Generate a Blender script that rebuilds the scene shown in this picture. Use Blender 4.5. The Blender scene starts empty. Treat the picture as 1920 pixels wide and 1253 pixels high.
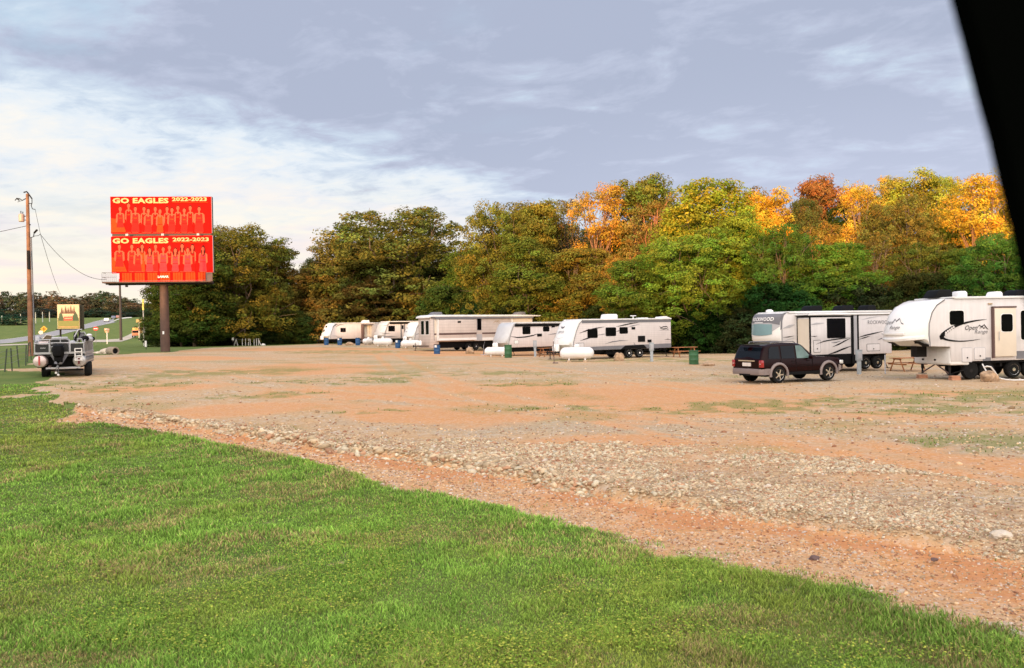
import bpy, bmesh, math, random
import numpy as np
from mathutils import Vector, Matrix, noise as mnoise
random.seed(7); rng = np.random.default_rng(7)
R_ = math.radians
SC = bpy.context.scene
COL = SC.collection
PI = math.pi
# ---------------------------------------------------------------- camera model
F = 1500.0                                   # focal length in pixels of the 1920 px frame
CAM = Vector((0, 0, 2.55))
ROT = (Matrix.Rotation(R_(90 - 0.25), 3, 'X') @ Matrix.Rotation(R_(-1.1), 3, 'Z'))

def ray(px, py):
    return ROT @ Vector(((px - 960) / F, (626.5 - py) / F, -1))

def at(px, py, D):
    return CAM + ray(px, py) * D

# ---------------------------------------------------------------- terrain
_ctl = [(1800, 709, 36), (1450, 720, 34), (1549, 716, 36), (1090, 675, 57), (1240, 668, 61), (800, 659, 82), (640, 646, 110),
        (970, 668, 72), (310, 660, 80), (120, 706, 40), (58, 668, 62), (450, 650, 112), (1600, 695, 46), (1920, 705, 40), (1300, 664, 78)]
_pts = [tuple(at(*c)) for c in _ctl]
_pts += [(x, y, 0.0) for x in (-14, -5, 5, 14) for y in (-10, 5, 12, 22)] + [(40, 80, .6), (40, 10, -.1), (-60, 120, 1.3), (-45, 60, 1.6), (-40, 15, .5), (60, 50, .3), (0, 120, .9), (60, 130, .9), (-30, 95, 1.2)]
_P = np.array(_pts)
def _U(r2): return np.where(r2 > 1e-9, r2 * np.log(r2 + 1e-12), 0)
def _fit():
    n = len(_P); xy = _P[:, :2] / 50
    K = _U(((xy[:, None] - xy[None]) ** 2).sum(-1)) + np.eye(n) * 0.02
    Q = np.c_[np.ones(n), xy]
    A = np.block([[K, Q], [Q.T, np.zeros((3, 3))]])
    return np.linalg.solve(A, np.r_[_P[:, 2], 0, 0, 0])
_W = _fit()
def sstep(a, b, x):
    t = np.clip((x - a) / (b - a), 0, 1); return t * t * (3 - 2 * t)
_pr = np.array([0, 100, 190, 230, 320, 450, 600, 1300.]); _pz = np.array([1.2, 1.2, 1.35, 2.5, 6.5, 13, 15.5, 24])
def hgt(X, Y):
    X = np.asarray(X, float); Y = np.asarray(Y, float); sh = X.shape
    X = X.ravel(); Y = Y.ravel()
    xc = np.clip(X, -62, 62); yc = np.clip(Y, -12, 132)
    xy = np.c_[xc, yc] / 50; c = _P[:, :2] / 50
    z = _U(((xy[:, None] - c[None]) ** 2).sum(-1)) @ _W[:len(_P)] + _W[-3] + xy @ _W[-2:]
    r = np.sqrt(X * X + Y * Y)
    far = np.interp(r, _pr, _pz)
    k = sstep(96, 135, r) * (Y > -20)
    z = z * (1 - k) + far * k
    # unseen ridge added behind the viewer to keep the low sun off the lot
    n = np.sin(X * .045 + 1) * 1.0 + np.sin(X * .13) * .8 + np.sin(X * .31 + 2) * .5
    n = n - 1.0 * sstep(-62, -100, X)
    z = z + sstep(-25, -120, Y) * (24.3 + n * 1.25 - z)
    return z.reshape(sh)
def h1(x, y): return float(hgt(np.array([x]), np.array([y]))[0])

def gp(px, py, dz=0.0):
    """where the sight line through a pixel meets the ground"""
    d = ray(px, py); D = 3.0; last = None
    while D < 900:
        P = CAM + d * D
        if P.z < h1(P.x, P.y): break
        last = D; D *= 1.03
    lo, hi = (last or 1), D
    for _ in range(18):
        m = (lo + hi) / 2; P = CAM + d * m
        if P.z < h1(P.x, P.y): hi = m
        else: lo = m
    P = CAM + d * hi
    return Vector((P.x, P.y, h1(P.x, P.y) + dz))

def gd(px, D):
    """ground point in pixel column px at depth D"""
    py = 640.0
    for _ in range(8):
        P = at(px, py, D); py -= (h1(P.x, P.y) - P.z) / D * F
    return Vector((P.x, P.y, h1(P.x, P.y)))

class Frame:
    """local frame of a vehicle: origin O on the ground, x along its near side"""
    def __init__(s, O, yaw): s.O = O; s.yaw = yaw; s.M = Matrix.Rotation(yaw, 3, 'Z'); s.I = s.M.inverted()
    def S(s, px, py, y=0.0):
        o = s.I @ (CAM - s.O); d = s.I @ ray(px, py); t = (y - o.y) / d.y; p = o + d * t
        return (p.x, p.z)
    def SX(s, px, py, x=0.0):
        o = s.I @ (CAM - s.O); d = s.I @ ray(px, py); t = (x - o.x) / d.x; p = o + d * t
        return (p.y, p.z)
# ---------------------------------------------------------------- materials
MATS = {}
def nt(name):
    m = bpy.data.materials.new(name); m.use_nodes = True
    return m, m.node_tree.nodes, m.node_tree.links
def mat(name, col, rough=.5, metal=0, var=.12, scale=3.0, bump=0, dirt=0, ribs=0, spec=.5, coat=0, emit=0):
    """painted / plain surface with a little procedural unevenness; dirt = brown film near the bottom"""
    if name in MATS: return MATS[name]
    m, N, L = nt(name)
    b = N['Principled BSDF']; b.inputs['Metallic'].default_value = metal
    b.inputs['Specular IOR Level'].default_value = spec; b.inputs['Coat Weight'].default_value = coat
    tc = N.new('ShaderNodeTexCoord')
    n = N.new('ShaderNodeTexNoise'); n.inputs['Scale'].default_value = scale; n.inputs['Detail'].default_value = 5
    L.new(tc.outputs['Object'], n.inputs['Vector'])
    mr = N.new('ShaderNodeMapRange'); mr.inputs['From Min'].default_value = .3; mr.inputs['From Max'].default_value = .7
    mr.inputs['To Min'].default_value = 1 - var; mr.inputs['To Max'].default_value = 1 + var
    L.new(n.outputs['Fac'], mr.inputs['Value'])
    vm = N.new('ShaderNodeVectorMath'); vm.operation = 'SCALE'; vm.inputs[0].default_value = col
    L.new(mr.outputs[0], vm.inputs['Scale']); out = vm.outputs[0]
    if dirt:
        sx = N.new('ShaderNodeSeparateXYZ'); L.new(tc.outputs['Object'], sx.inputs[0])
        d = N.new('ShaderNodeMapRange'); d.inputs['From Min'].default_value = dirt; d.inputs['From Max'].default_value = .3
        d.inputs['To Min'].default_value = 0; d.inputs['To Max'].default_value = .55
        L.new(sx.outputs['Z'], d.inputs['Value'])
        mm = N.new('ShaderNodeMath'); mm.operation = 'MULTIPLY'; L.new(d.outputs[0], mm.inputs[0]); L.new(n.outputs['Fac'], mm.inputs[1])
        mx = N.new('ShaderNodeMix'); mx.data_type = 'RGBA'; L.new(mm.outputs[0], mx.inputs['Factor'])
        L.new(out, mx.inputs['A']); mx.inputs['B'].default_value = (.33, .2, .13, 1); out = mx.outputs['Result']
    if ribs:
        mp = N.new('ShaderNodeMapping'); mp.inputs['Scale'].default_value = (5, 5, .5); L.new(tc.outputs['Object'], mp.inputs[0])
        ns = N.new('ShaderNodeTexNoise'); ns.inputs['Scale'].default_value = 1.5; ns.inputs['Detail'].default_value = 6; L.new(mp.outputs[0], ns.inputs['Vector'])
        sz = N.new('ShaderNodeSeparateXYZ'); L.new(tc.outputs['Object'], sz.inputs[0])
        fr_ = N.new('ShaderNodeMath'); fr_.operation = 'PINGPONG'; fr_.inputs[1].default_value = ribs; L.new(sz.outputs['Z'], fr_.inputs[0])
        k1 = N.new('ShaderNodeMapRange'); k1.inputs['From Min'].default_value = 0; k1.inputs['From Max'].default_value = ribs * .35; k1.inputs['To Min'].default_value = .86; L.new(fr_.outputs[0], k1.inputs['Value'])
        k2 = N.new('ShaderNodeMapRange'); k2.inputs['From Min'].default_value = .3; k2.inputs['From Max'].default_value = .62; k2.inputs['To Min'].default_value = .93; k2.inputs['To Max'].default_value = 1.02; L.new(ns.outputs['Fac'], k2.inputs['Value'])
        px_ = N.new('ShaderNodeMath'); px_.operation = 'PINGPONG'; px_.inputs[1].default_value = .61; L.new(sz.outputs['X'], px_.inputs[0])
        k3 = N.new('ShaderNodeMapRange'); k3.inputs['From Max'].default_value = .02; k3.inputs['To Min'].default_value = .93; L.new(px_.outputs[0], k3.inputs['Value'])
        q1 = N.new('ShaderNodeMath'); q1.operation = 'MULTIPLY'; L.new(k1.outputs[0], q1.inputs[0]); L.new(k2.outputs[0], q1.inputs[1])
        q2 = N.new('ShaderNodeMath'); q2.operation = 'MULTIPLY'; L.new(q1.outputs[0], q2.inputs[0]); L.new(k3.outputs[0], q2.inputs[1])
        v2 = N.new('ShaderNodeVectorMath'); v2.operation = 'SCALE'; L.new(out, v2.inputs[0]); L.new(q2.outputs[0], v2.inputs['Scale']); out = v2.outputs[0]
    L.new(out, b.inputs['Base Color'])
    r2 = N.new('ShaderNodeMapRange'); r2.inputs['To Min'].default_value = max(0, rough - .12); r2.inputs['To Max'].default_value = min(1, rough + .12)
    L.new(n.outputs['Fac'], r2.inputs['Value']); L.new(r2.outputs[0], b.inputs['Roughness'])
    if bump:
        bp = N.new('ShaderNodeBump'); bp.inputs['Strength'].default_value = bump; bp.inputs['Distance'].default_value = .02
        n2 = N.new('ShaderNodeTexNoise'); n2.inputs['Scale'].default_value = scale * 6; n2.inputs['Detail'].default_value = 6
        L.new(tc.outputs['Object'], n2.inputs['Vector']); L.new(n2.outputs['Fac'], bp.inputs['Height']); L.new(bp.outputs[0], b.inputs['Normal'])
    MATS[name] = m; return m
def M_(k):
    P = dict(
        cap_white=((.80, .79, .78), .3, 0, .04), side_pink=((.63, .575, .57), .45, 0, .05), side_white=((.66, .635, .645), .4, 0, .05),
        side_beige=((.60, .52, .48), .5, 0, .06), cream=((.70, .62, .52), .5, 0, .05), trim_grey=((.17, .17, .19), .5, 0, .1),
        pale_grey=((.42, .42, .45), .45, 0, .06), black=((.005, .005, .006), .6, 0, .2), rubber=((.011, .011, .011), .85, 0, .3),
        dark_metal=((.018, .017, .017), .7, 0, .3), glass=((.003, .003, .004), .12, 0, .1), alu=((.42, .42, .44), .45, .4, .08),
        brown_trim=((.13, .085, .08), .5, 0, .1), roof_white=((.72, .72, .72), .6, 0, .08), tank_white=((.80, .78, .77), .35, 0, .07),
        blue_plastic=((.02, .085, .22), .45, 0, .2), green_paint=((.035, .12, .05), .5, 0, .25), wood_orange=((.36, .15, .06), .75, 0, .3),
        rock=((.40, .27, .17), .9, 0, .35), post_grey=((.36, .40, .43), .6, 0, .15), chrome=((.75, .75, .75), .15, 1, .05),
        tan=((.45, .33, .22), .6, 0, .1), windshield=((.18, .30, .33), .1, 0, .1), brick=((.45, .22, .13), .85, 0, .2), hose=((.7, .68, .66), .5, 0, .05),
        dark_blue=((.05, .06, .09), .5, 0, .1), orange_tag=((.7, .25, .08), .5, 0, .1))
    c = P[k]; return mat(k, c[0], c[1], c[2], c[3], spec=.12 if k in ('black', 'rubber', 'dark_metal', 'glass', 'trim_grey', 'brown_trim', 'dark_blue') else .4, bump=.6 if k in ('rock', 'wood_orange', 'brick') else 0, dirt=1.3 if k in ('side_pink', 'side_white', 'side_beige') else 0, ribs={'side_pink': .07, 'side_white': .9, 'side_beige': .15}.get(k, 0),
                         scale=5 if k in ('rock', 'wood_orange', 'rubber') else 1.5, coat=.3 if k in ('cap_white',) else 0)

# ---------------------------------------------------------------- mesh builder
class MB:
    def __init__(s): s.v = []; s.f = []; s.m = []; s.mats = []
    def _mi(s, m):
        if isinstance(m, str): m = M_(m)
        if m not in s.mats: s.mats.append(m)
        return s.mats.index(m)
    def add(s, vs, fs, m):
        k = len(s.v); i = s._mi(m); s.v += [tuple(v) for v in vs]
        for f in fs: s.f.append([a + k for a in f]); s.m.append(i)
        return s
    def box(s, c, d, m, rz=0, ry=0, rx=0):
        x, y, z = d[0] / 2, d[1] / 2, d[2] / 2
        T = Matrix.Translation(c) @ Matrix.Rotation(rz, 4, 'Z') @ Matrix.Rotation(ry, 4, 'Y') @ Matrix.Rotation(rx, 4, 'X')
        vs = [T @ Vector((a * x, b * y, e * z)) for e in (-1, 1) for a, b in ((-1, -1), (1, -1), (1, 1), (-1, 1))]
        return s.add(vs, [(3, 2, 1, 0), (4, 5, 6, 7), (0, 1, 5, 4), (1, 2, 6, 5), (2, 3, 7, 6), (3, 0, 4, 7)], m)
    def b2(s, x0, x1, y0, y1, z0, z1, m): return s.box(((x0 + x1) / 2, (y0 + y1) / 2, (z0 + z1) / 2), (abs(x1 - x0), abs(y1 - y0), abs(z1 - z0)), m)
    def prism(s, pts, y0, y1, m, inset=None):
        """outline in x,z pushed from y0 to y1 (y0<y1)"""
        a = sum(p[0] * q[1] - q[0] * p[1] for p, q in zip(pts, pts[1:] + pts[:1]))
        if a < 0: pts = pts[::-1]
        n = len(pts)
        vs = [(x, y0, z) for x, z in pts] + [(x, y1, z) for x, z in pts]
        return s.add(vs, [list(range(n)), list(range(2 * n - 1, n - 1, -1))] + [(i, i + n, (i + 1) % n + n, (i + 1) % n) for i in range(n)], m)
    def prism_axis(s, pts, a0, a1, m, axis='x'):
        """outline in (u,w) pushed along an axis: x: (y,z); z: (x,y)"""
        a = sum(p[0] * q[1] - q[0] * p[1] for p, q in zip(pts, pts[1:] + pts[:1]))
        if a < 0: pts = pts[::-1]
        n = len(pts)
        mk = (lambda u, w, t: (t, u, w)) if axis == 'x' else (lambda u, w, t: (u, w, t))
        vs = [mk(u, w, a0) for u, w in pts] + [mk(u, w, a1) for u, w in pts]
        return s.add(vs, [list(range(n - 1, -1, -1)), list(range(n, 2 * n))] + [(i, (i + 1) % n, (i + 1) % n + n, i + n) for i in range(n)], m)
    def tube(s, pts, r, m, n=8, caps=True):
        pts = [Vector(p) for p in pts]; rr = r if isinstance(r, (list, tuple)) else [r] * len(pts)
        vs = []; up = Vector((0, 0, 1))
        for i, p in enumerate(pts):
            d = (pts[min(i + 1, len(pts) - 1)] - pts[max(i - 1, 0)])
            if d.length < 1e-9: d = Vector((0, 0, 1))
            d.normalize()
            a = d.cross(up if abs(d.z) < .95 else Vector((1, 0, 0))).normalized(); b = d.cross(a)
            vs += [p + (a * math.cos(t) + b * math.sin(t)) * rr[i] for t in (2 * PI * k / n for k in range(n))]
        fs = [(i * n + k, i * n + (k + 1) % n, (i + 1) * n + (k + 1) % n, (i + 1) * n + k) for i in range(len(pts) - 1) for k in range(n)]
        if caps: fs += [list(range(n - 1, -1, -1)), list(range((len(pts) - 1) * n, len(pts) * n))]
        return s.add(vs, fs, m)
    def lathe(s, prof, m, c=(0, 0, 0), axis='z', n=20):
        """profile (r, t) turned about an axis"""
        c = Vector(c); vs = []
        for r, t in prof:
            for k in range(n):
                a = 2 * PI * k / n; u, w = r * math.cos(a), r * math.sin(a)
                vs.append(c + Vector((u, w, t) if axis == 'z' else ((t, u, w) if axis == 'x' else (w, t, u))))
        q = len(prof)
        fs = [(i * n + k, i * n + (k + 1) % n, (i + 1) * n + (k + 1) % n, (i + 1) * n + k) for i in range(q - 1) for k in range(n)]
        fs += [list(range(n - 1, -1, -1)), list(range((q - 1) * n, q * n))]
        return s.add(vs, fs, m)
    def loft(s, rings, m, close=True, caps=True):
        n = len(rings[0]); vs = [p for r in rings for p in r]
        fs = [(i * n + k, i * n + (k + 1) % n, (i + 1) * n + (k + 1) % n, (i + 1) * n + k) for i in range(len(rings) - 1) for k in range(n if close else n - 1)]
        if caps: fs += [list(range(n - 1, -1, -1)), list(range((len(rings) - 1) * n, len(rings) * n))]
        return s.add(vs, fs, m)
    # flat marks on the near side (plane y = const, facing -y)
    def flat(s, pts, m, y=-.006, t=.005):
        return s.prism(list(pts), y - t, y, m)
    def stroke(s, pts, w, m, y=-.006, t=.004):
        """tapered ribbon along pts (x,z)"""
        P = [Vector(p) for p in pts]; n = len(P); ww = w if isinstance(w, (list, tuple)) else [w * (1 - abs(2 * i / (n - 1) - 1) ** 3 * .85) for i in range(n)]
        A = []; B = []
        for i, p in enumerate(P):
            d = (P[min(i + 1, n - 1)] - P[max(i - 1, 0)]).normalized(); q = Vector((-d.y, d.x)) * ww[i] / 2
            A.append(p + q); B.append(p - q)
        vs = [(a.x, y - t, a.y) for a in A] + [(b.x, y - t, b.y) for b in B]
        return s.add(vs, [(i + n, i + 1 + n, i + 1, i) for i in range(n - 1)], m)
    def text(s, body, x, z, size, m, y=-.006, bold=.02, width=None, tilt=0, sx=1.0, mirror=False):
        V, Fc = glyphs(body, bold)
        w = max(v[0] for v in V); k = size; kx = (width / w) if width else k * sx
        vs = [(x + (v[0]) * kx + v[1] * k * tilt, y - .004, z + v[1] * k) for v in V]
        return s.add(vs, Fc, m)
    def build(s, name, parent=None, bevel=0, seg=2, smooth=False, loc=None, mi=None, ang=35):
        me = bpy.data.meshes.new(name); me.from_pydata(s.v, [], s.f)
        for m in s.mats: me.materials.append(m)
        me.polygons.foreach_set('material_index', s.m)
        if smooth:
            me.polygons.foreach_set('use_smooth', [True] * len(s.f)); me.set_sharp_from_angle(angle=R_(ang))
        me.update()
        o = bpy.data.objects.new(name, me); COL.objects.link(o)
        if parent: o.parent = parent
        if loc: o.location = loc
        if bevel:
            bm = bmesh.new(); bm.from_mesh(me); bmesh.ops.remove_doubles(bm, verts=bm.verts, dist=1e-5)
            es = [e for e in bm.edges if len(e.link_faces) == 2 and e.calc_face_angle(0) > R_(28)]
            bmesh.ops.bevel(bm, geom=es, offset=bevel, segments=seg, affect='EDGES', clamp_overlap=True, profile=.5)
            bm.to_mesh(me); bm.free()
            me.polygons.foreach_set('use_smooth', [True] * len(me.polygons)); me.set_sharp_from_angle(angle=R_(40))
        return o
_G = {}
def glyphs(body, bold):
    k = (body, bold)
    if k not in _G:
        c = bpy.data.curves.new('t', 'FONT'); c.body = body; c.offset = bold; c.resolution_u = 2; c.space_character = 1.05
        o = bpy.data.objects.new('t', c); COL.objects.link(o)
        bpy.context.view_layer.update()
        me = o.to_mesh(); V = [tuple(v.co) for v in me.vertices]; Fc = [list(p.vertices) for p in me.polygons]
        o.to_mesh_clear(); bpy.data.objects.remove(o); bpy.data.curves.remove(c)
        x0 = min(v[0] for v in V); _G[k] = ([(v[0] - x0, v[1], 0) for v in V], Fc)
    return _G[k]

# ---------------------------------------------------------------- things
def tag(o, label=None, cat=None, group=None, kind=None):
    if label: o['label'] = label
    if cat: o['category'] = cat
    if group: o['group'] = group
    if kind: o['kind'] = kind
    return o
def thing(name, label, cat, loc=(0, 0, 0), rz=0, group=None):
    o = bpy.data.objects.new(name, None); COL.objects.link(o); o.empty_display_size = .2
    o.location = loc; o.rotation_euler = (0, 0, rz)
    return tag(o, label, cat, group)
def copy_tree(o, parent=None, loc=None, rz=None, label=None, scale=None):
    c = o.copy(); COL.objects.link(c)
    if parent: c.parent = parent
    if loc is not None: c.location = loc
    if rz is not None: c.rotation_euler = (c.rotation_euler[0], c.rotation_euler[1], rz)
    if scale is not None: c.scale = scale
    if label: c['label'] = label
    for ch in [x for x in KIDS.get(o.name, [])]: copy_tree(ch, c)
    return c
KIDS = {}
def index_kids():
    KIDS.clear()
    for o in bpy.data.objects:
        if o.parent: KIDS.setdefault(o.parent.name, []).append(o)
def ellipse(cx, cz, rx, rz, n=14, a0=0, a1=2 * PI):
    return [(cx + rx * math.cos(a0 + (a1 - a0) * i / n), cz + rz * math.sin(a0 + (a1 - a0) * i / n)) for i in range(n)]
def rrect(x0, x1, z0, z1, r, n=3):
    P = []
    for cx, cz, a in ((x1 - r, z1 - r, 0), (x0 + r, z1 - r, PI / 2), (x0 + r, z0 + r, PI), (x1 - r, z0 + r, 1.5 * PI)):
        P += [(cx + r * math.cos(a + PI / 2 * i / n), cz + r * math.sin(a + PI / 2 * i / n)) for i in range(n + 1)]
    return P
# ---------------------------------------------------------------- ground
AZ_PX = {}
def line_r(px_list):
    az = []; rr = []
    for q in px_list:
        P = gp(*q); az.append(math.atan2(P.x, P.y)); rr.append(math.hypot(P.x, P.y))
    o = np.argsort(az); return np.array(az)[o], np.array(rr)[o]
EDGE = line_r([(-300, 650), (-60, 655), (0, 664), (40, 680), (62, 704), (76, 738), (92, 768), (200, 796), (300, 812), (400, 830), (500, 850), (600, 872), (700, 902), (830, 930), (960, 957), (1080, 990), (1200, 1030), (1350, 1062), (1500, 1090), (1720, 1150), (1920, 1205), (2150, 1290)])
BLO = line_r([(100, 762), (225, 778), (350, 797), (450, 815), (600, 841), (800, 866), (960, 892), (1100, 922), (1245, 946), (1460, 978), (1660, 1004), (1900, 1050), (2200, 1120)])
BUP = line_r([(100, 758), (225, 771), (350, 788), (450, 803), (600, 820), (800, 836), (960, 842), (1100, 842), (1245, 848), (1460, 860), (1660, 885), (1900, 930), (2200, 960)])
FAR = line_r([(-100, 676), (60, 682), (180, 667), (310, 661), (420, 651), (600, 645.5), (900, 647), (1200, 652), (1600, 660), (2200, 680)])
def rat(T, az): return np.interp(az, *T)
def vn(x, y, s, seed=0):
    """cheap smooth value noise, numpy"""
    x = x * s + seed * 17.3; y = y * s - seed * 9.1
    xi = np.floor(x).astype(np.int64); yi = np.floor(y).astype(np.int64); fx = x - xi; fy = y - yi
    fx = fx * fx * (3 - 2 * fx); fy = fy * fy * (3 - 2 * fy)
    def h(i, j):
        n = (i * 374761393 + j * 668265263 + seed * 69069) & 0x7fffffff
        n = ((n ^ (n >> 13)) * 1274126177) & 0x7fffffff
        return ((n ^ (n >> 16)) & 0xffff) / 65535.0
    return (h(xi, yi) * (1 - fx) + h(xi + 1, yi) * fx) * (1 - fy) + (h(xi, yi + 1) * (1 - fx) + h(xi + 1, yi + 1) * fx) * fy
def fbm(x, y, s, seed=0, o=3):
    return sum(vn(x, y, s * 2 ** k, seed + k) * .5 ** k for k in range(o)) / sum(.5 ** k for k in range(o))
def patch(X, Y, px, py, wx, wy):
    """soft ellipse on the ground whose picture size is about wx by wy px; returns 0..1"""
    c = gp(px, py); d = math.hypot(c.x, c.y)
    up = gp(px, py - wy / 2); dn = gp(px, py + wy / 2)
    ry = math.hypot(up.x - dn.x, up.y - dn.y) / 2; rx = wx / 2 / F * d
    a = math.atan2(c.x, c.y); dx = X - c.x; dy = Y - c.y
    u = dx * math.cos(a) - dy * math.sin(a); w = dx * math.sin(a) + dy * math.cos(a)
    q = np.sqrt((u / rx) ** 2 + (w / ry) ** 2) + (fbm(X, Y, .35, 5) - .5) * .9
    return 1 - sstep(.55, 1.25, q)
def seg_dist(X, Y, pts):
    best = np.full(X.shape, 1e9)
    for (ax, ay), (bx, by) in zip(pts, pts[1:]):
        ux, uy = bx - ax, by - ay; L2 = ux * ux + uy * uy
        t = np.clip(((X - ax) * ux + (Y - ay) * uy) / L2, 0, 1); best = np.minimum(best, np.hypot(X - ax - t * ux, Y - ay - t * uy))
    return best
def smooth_line(px):
    P = [gp(*q) for q in px]; out = []
    for i in range(len(P) - 1):
        p0, p1, p2, p3 = P[max(i - 1, 0)], P[i], P[i + 1], P[min(i + 2, len(P) - 1)]
        for k in range(6):
            f = k / 6; v = .5 * ((2 * p1) + (p2 - p0) * f + (2 * p0 - 5 * p1 + 4 * p2 - p3) * f * f + (3 * p1 - p0 - 3 * p2 + p3) * f ** 3); out.append((v.x, v.y))
    return out + [(P[-1].x, P[-1].y)]
TRACKS = [(smooth_line([(2300, 800), (1900, 790), (1400, 790), (900, 762), (500, 722), (300, 690)]), .85), (smooth_line([(2200, 1000), (1700, 880), (1250, 800), (900, 740), (760, 690), (720, 660)]), .85),
          (smooth_line([(1900, 745), (1500, 745), (1200, 715), (1000, 690), (800, 672)]), .8)]
def zones(X, Y):
    az = np.arctan2(X, Y); r = np.hypot(X, Y)
    wob = (fbm(X, Y, 1.3, 3) - .5)
    azp = az + .13 * sstep(-.46, -.5, az) * (fbm(X, Y, .45, 130) - .5)
    e = rat(EDGE, azp) * (1 + wob * .045); bl = rat(BLO, az) * (1 + wob * .05); bu = rat(BUP, az) * (1 + wob * .12)
    fr = rat(FAR, az) * (1 + (fbm(X, Y, .2, 9) - .5) * .08)
    front = (np.abs(az) < 1.0)
    soft = 1 + 7 * sstep(-.47, -.56, az); grass = np.where(front, 1 - sstep(-.45 * soft, .55 * soft, r - e + (.9 * soft) * (fbm(X, Y, 2.4, 120) - .5)), 1.0)
    grass = np.maximum(grass, np.where(front, sstep(-1.5, 2.5, r - fr) * sstep(-.12, -.25, az), 1))
    lot = (1 - grass)
    berm = sstep(-.15, .25, r - bl) * (1 - sstep(-.6, 1.2, r - bu)) * (az > BLO[0][0] + .01)
    stone = np.clip(berm * (.25 + 1.1 * fbm(X, Y, .9, 101)) * (1 - .5 * sstep(.0, 1., (r - bl) / np.maximum(bu - bl, .2))), 0, 1) * lot
    band = lot * (1 - sstep(-.2, .2, r - bl))
    cl = np.zeros_like(X)
    for p in [(1060, 748, 1000, 62), (1500, 862, 900, 88), (470, 768, 330, 26), (560, 692, 300, 22), (300, 728, 260, 16), (900, 664, 560, 10), (560, 655, 400, 7),
              (1180, 830, 420, 36), (1700, 780, 330, 18), (640, 735, 300, 24), (330, 672, 260, 9), (1900, 880, 400, 70), (820, 780, 300, 22), (1750, 735, 300, 12)]:
        cl = np.maximum(cl, patch(X, Y, *p))
    dirt = np.clip(cl * (1.0 + .5 * fbm(X, Y, .8, 31)) + .28 * sstep(.4, .75, fbm(X, Y, .12, 41)), 0, 1) * (1 - berm * .35)
    rut = np.zeros_like(X)
    for tr, of in TRACKS:
        d = seg_dist(X, Y, tr); d = np.abs(d - of * (1 + .12 * vn(X, Y, .3, 7))); rut = np.maximum(rut, 1 - sstep(.10, .42, d))
    rut = rut * (.35 + .65 * fbm(X, Y, .5, 83)) * lot * (1 - berm)
    dirt = np.clip(dirt * (1 - .75 * rut * (cl > .4)) + rut * .9 * (cl <= .4), 0, 1)
    dirt = dirt * .9
    bare = .8 * sstep(.72, .9, fbm(X, Y, 1.7, 88)) * grass * (r < 30) * (r < e - .3); grass = grass * (1 - .62 * bare); dirt = np.maximum(dirt, .6 * bare)
    dirt = np.maximum(dirt, band * (.45 + .55 * sstep(.25, .95, (r - e) / np.maximum(bl - e, .3) + .8 * (fbm(X, Y, .7, 150) - .5)) + .2 * vn(X, Y, 1.5, 8))) * np.where(grass > .5, 1, np.maximum(lot, bare > .1))
    gr = np.zeros_like(X)
    for p in [(1100, 800, 700, 24), (1880, 845, 420, 60), (720, 790, 240, 12), (1640, 705, 500, 24), (850, 650, 600, 6), (330, 668, 300, 7), (760, 755, 180, 12), (1350, 752, 260, 18), (1150, 690, 400, 12)]:
        gr = np.maximum(gr, patch(X, Y, *p))
    ol = np.zeros_like(X)
    for p in [(1350, 765, 360, 26), (1880, 838, 260, 40), (620, 715, 380, 17), (200, 722, 330, 30), (350, 700, 420, 14), (1100, 765, 300, 8), (1640, 760, 500, 44), (900, 700, 380, 10), (1850, 745, 400, 30), (480, 742, 300, 10), (700, 770, 200, 10), (1000, 722, 200, 6), (1250, 675, 500, 10), (640, 660, 300, 6)]:
        ol = np.maximum(ol, patch(X, Y, *p))
    olive = np.clip(ol * sstep(.3, .7, fbm(X, Y, 1.8, 51)) * 1.3 + .6 * sstep(.47, .72, fbm(X, Y, .35, 61)), 0, 1) * lot * (1 - band) * (1 - stone)
    grey = np.clip(gr * .8 + .12 * fbm(X, Y, .3, 71), 0, 1) * lot * (1 - band)
    return grass, dirt, stone, grey, olive, berm, band
def zg(X, Y, berm, band, grass):
    z = hgt(X, Y)
    z = z + berm * (.09 + .07 * vn(X, Y, 2.2, 5)) + (fbm(X, Y, 2.5, 6) - .5) * .035 * (np.hypot(X, Y) < 60) - band * .05 + (fbm(X, Y, .9, 14) - .5) * .08 * (np.hypot(X, Y) < 45)
    return z
def make_ground():
    az = np.unique(np.concatenate([np.linspace(-.72, .68, 560), np.linspace(-PI, PI, 130)]))
    az = az[:-1]
    rr = [0.8]
    while rr[-1] < 1500:
        k = 1.011 if 4 < rr[-1] < 150 else 1.03
        rr.append(rr[-1] * k)
    rr = np.array(rr); A, Rr = np.meshgrid(az, rr)
    X = (Rr * np.sin(A)).ravel(); Y = (Rr * np.cos(A)).ravel()
    g, d, s, gy, ol, be, ba = zones(X, Y)
    Z = zg(X, Y, be, ba, g)
    na, nr = len(az), len(rr)
    V = np.c_[X, Y, Z]; V = np.vstack([V, [[0, 0, Z[:na].mean()]]])
    i = np.arange(nr - 1)[:, None] * na; j = np.arange(na)[None]; j2 = (j + 1) % na
    Q = np.stack([i + j, i + na + j, i + na + j2, i + j2], -1).reshape(-1, 4)
    tri = np.stack([np.arange(na), (np.arange(na) + 1) % na, np.full(na, nr * na)], -1)
    me = np_mesh('ground', V, Q, tri)
    for nm, cols in (('za', (g, d, s)), ('zb', (gy, ol, be))):
        a = me.color_attributes.new(nm, 'FLOAT_COLOR', 'POINT')
        c = np.ones((len(V), 4), np.float32); 
        for k in range(3): c[:-1, k] = cols[k]
        c[-1, :3] = (1, 0, 0); a.data.foreach_set('color', c.ravel())
    me.polygons.foreach_set('use_smooth', np.ones(len(me.polygons), bool))
    me.materials.append(ground_mat())
    o = bpy.data.objects.new('ground', me); COL.objects.link(o); o['kind'] = 'structure'
    return o
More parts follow.
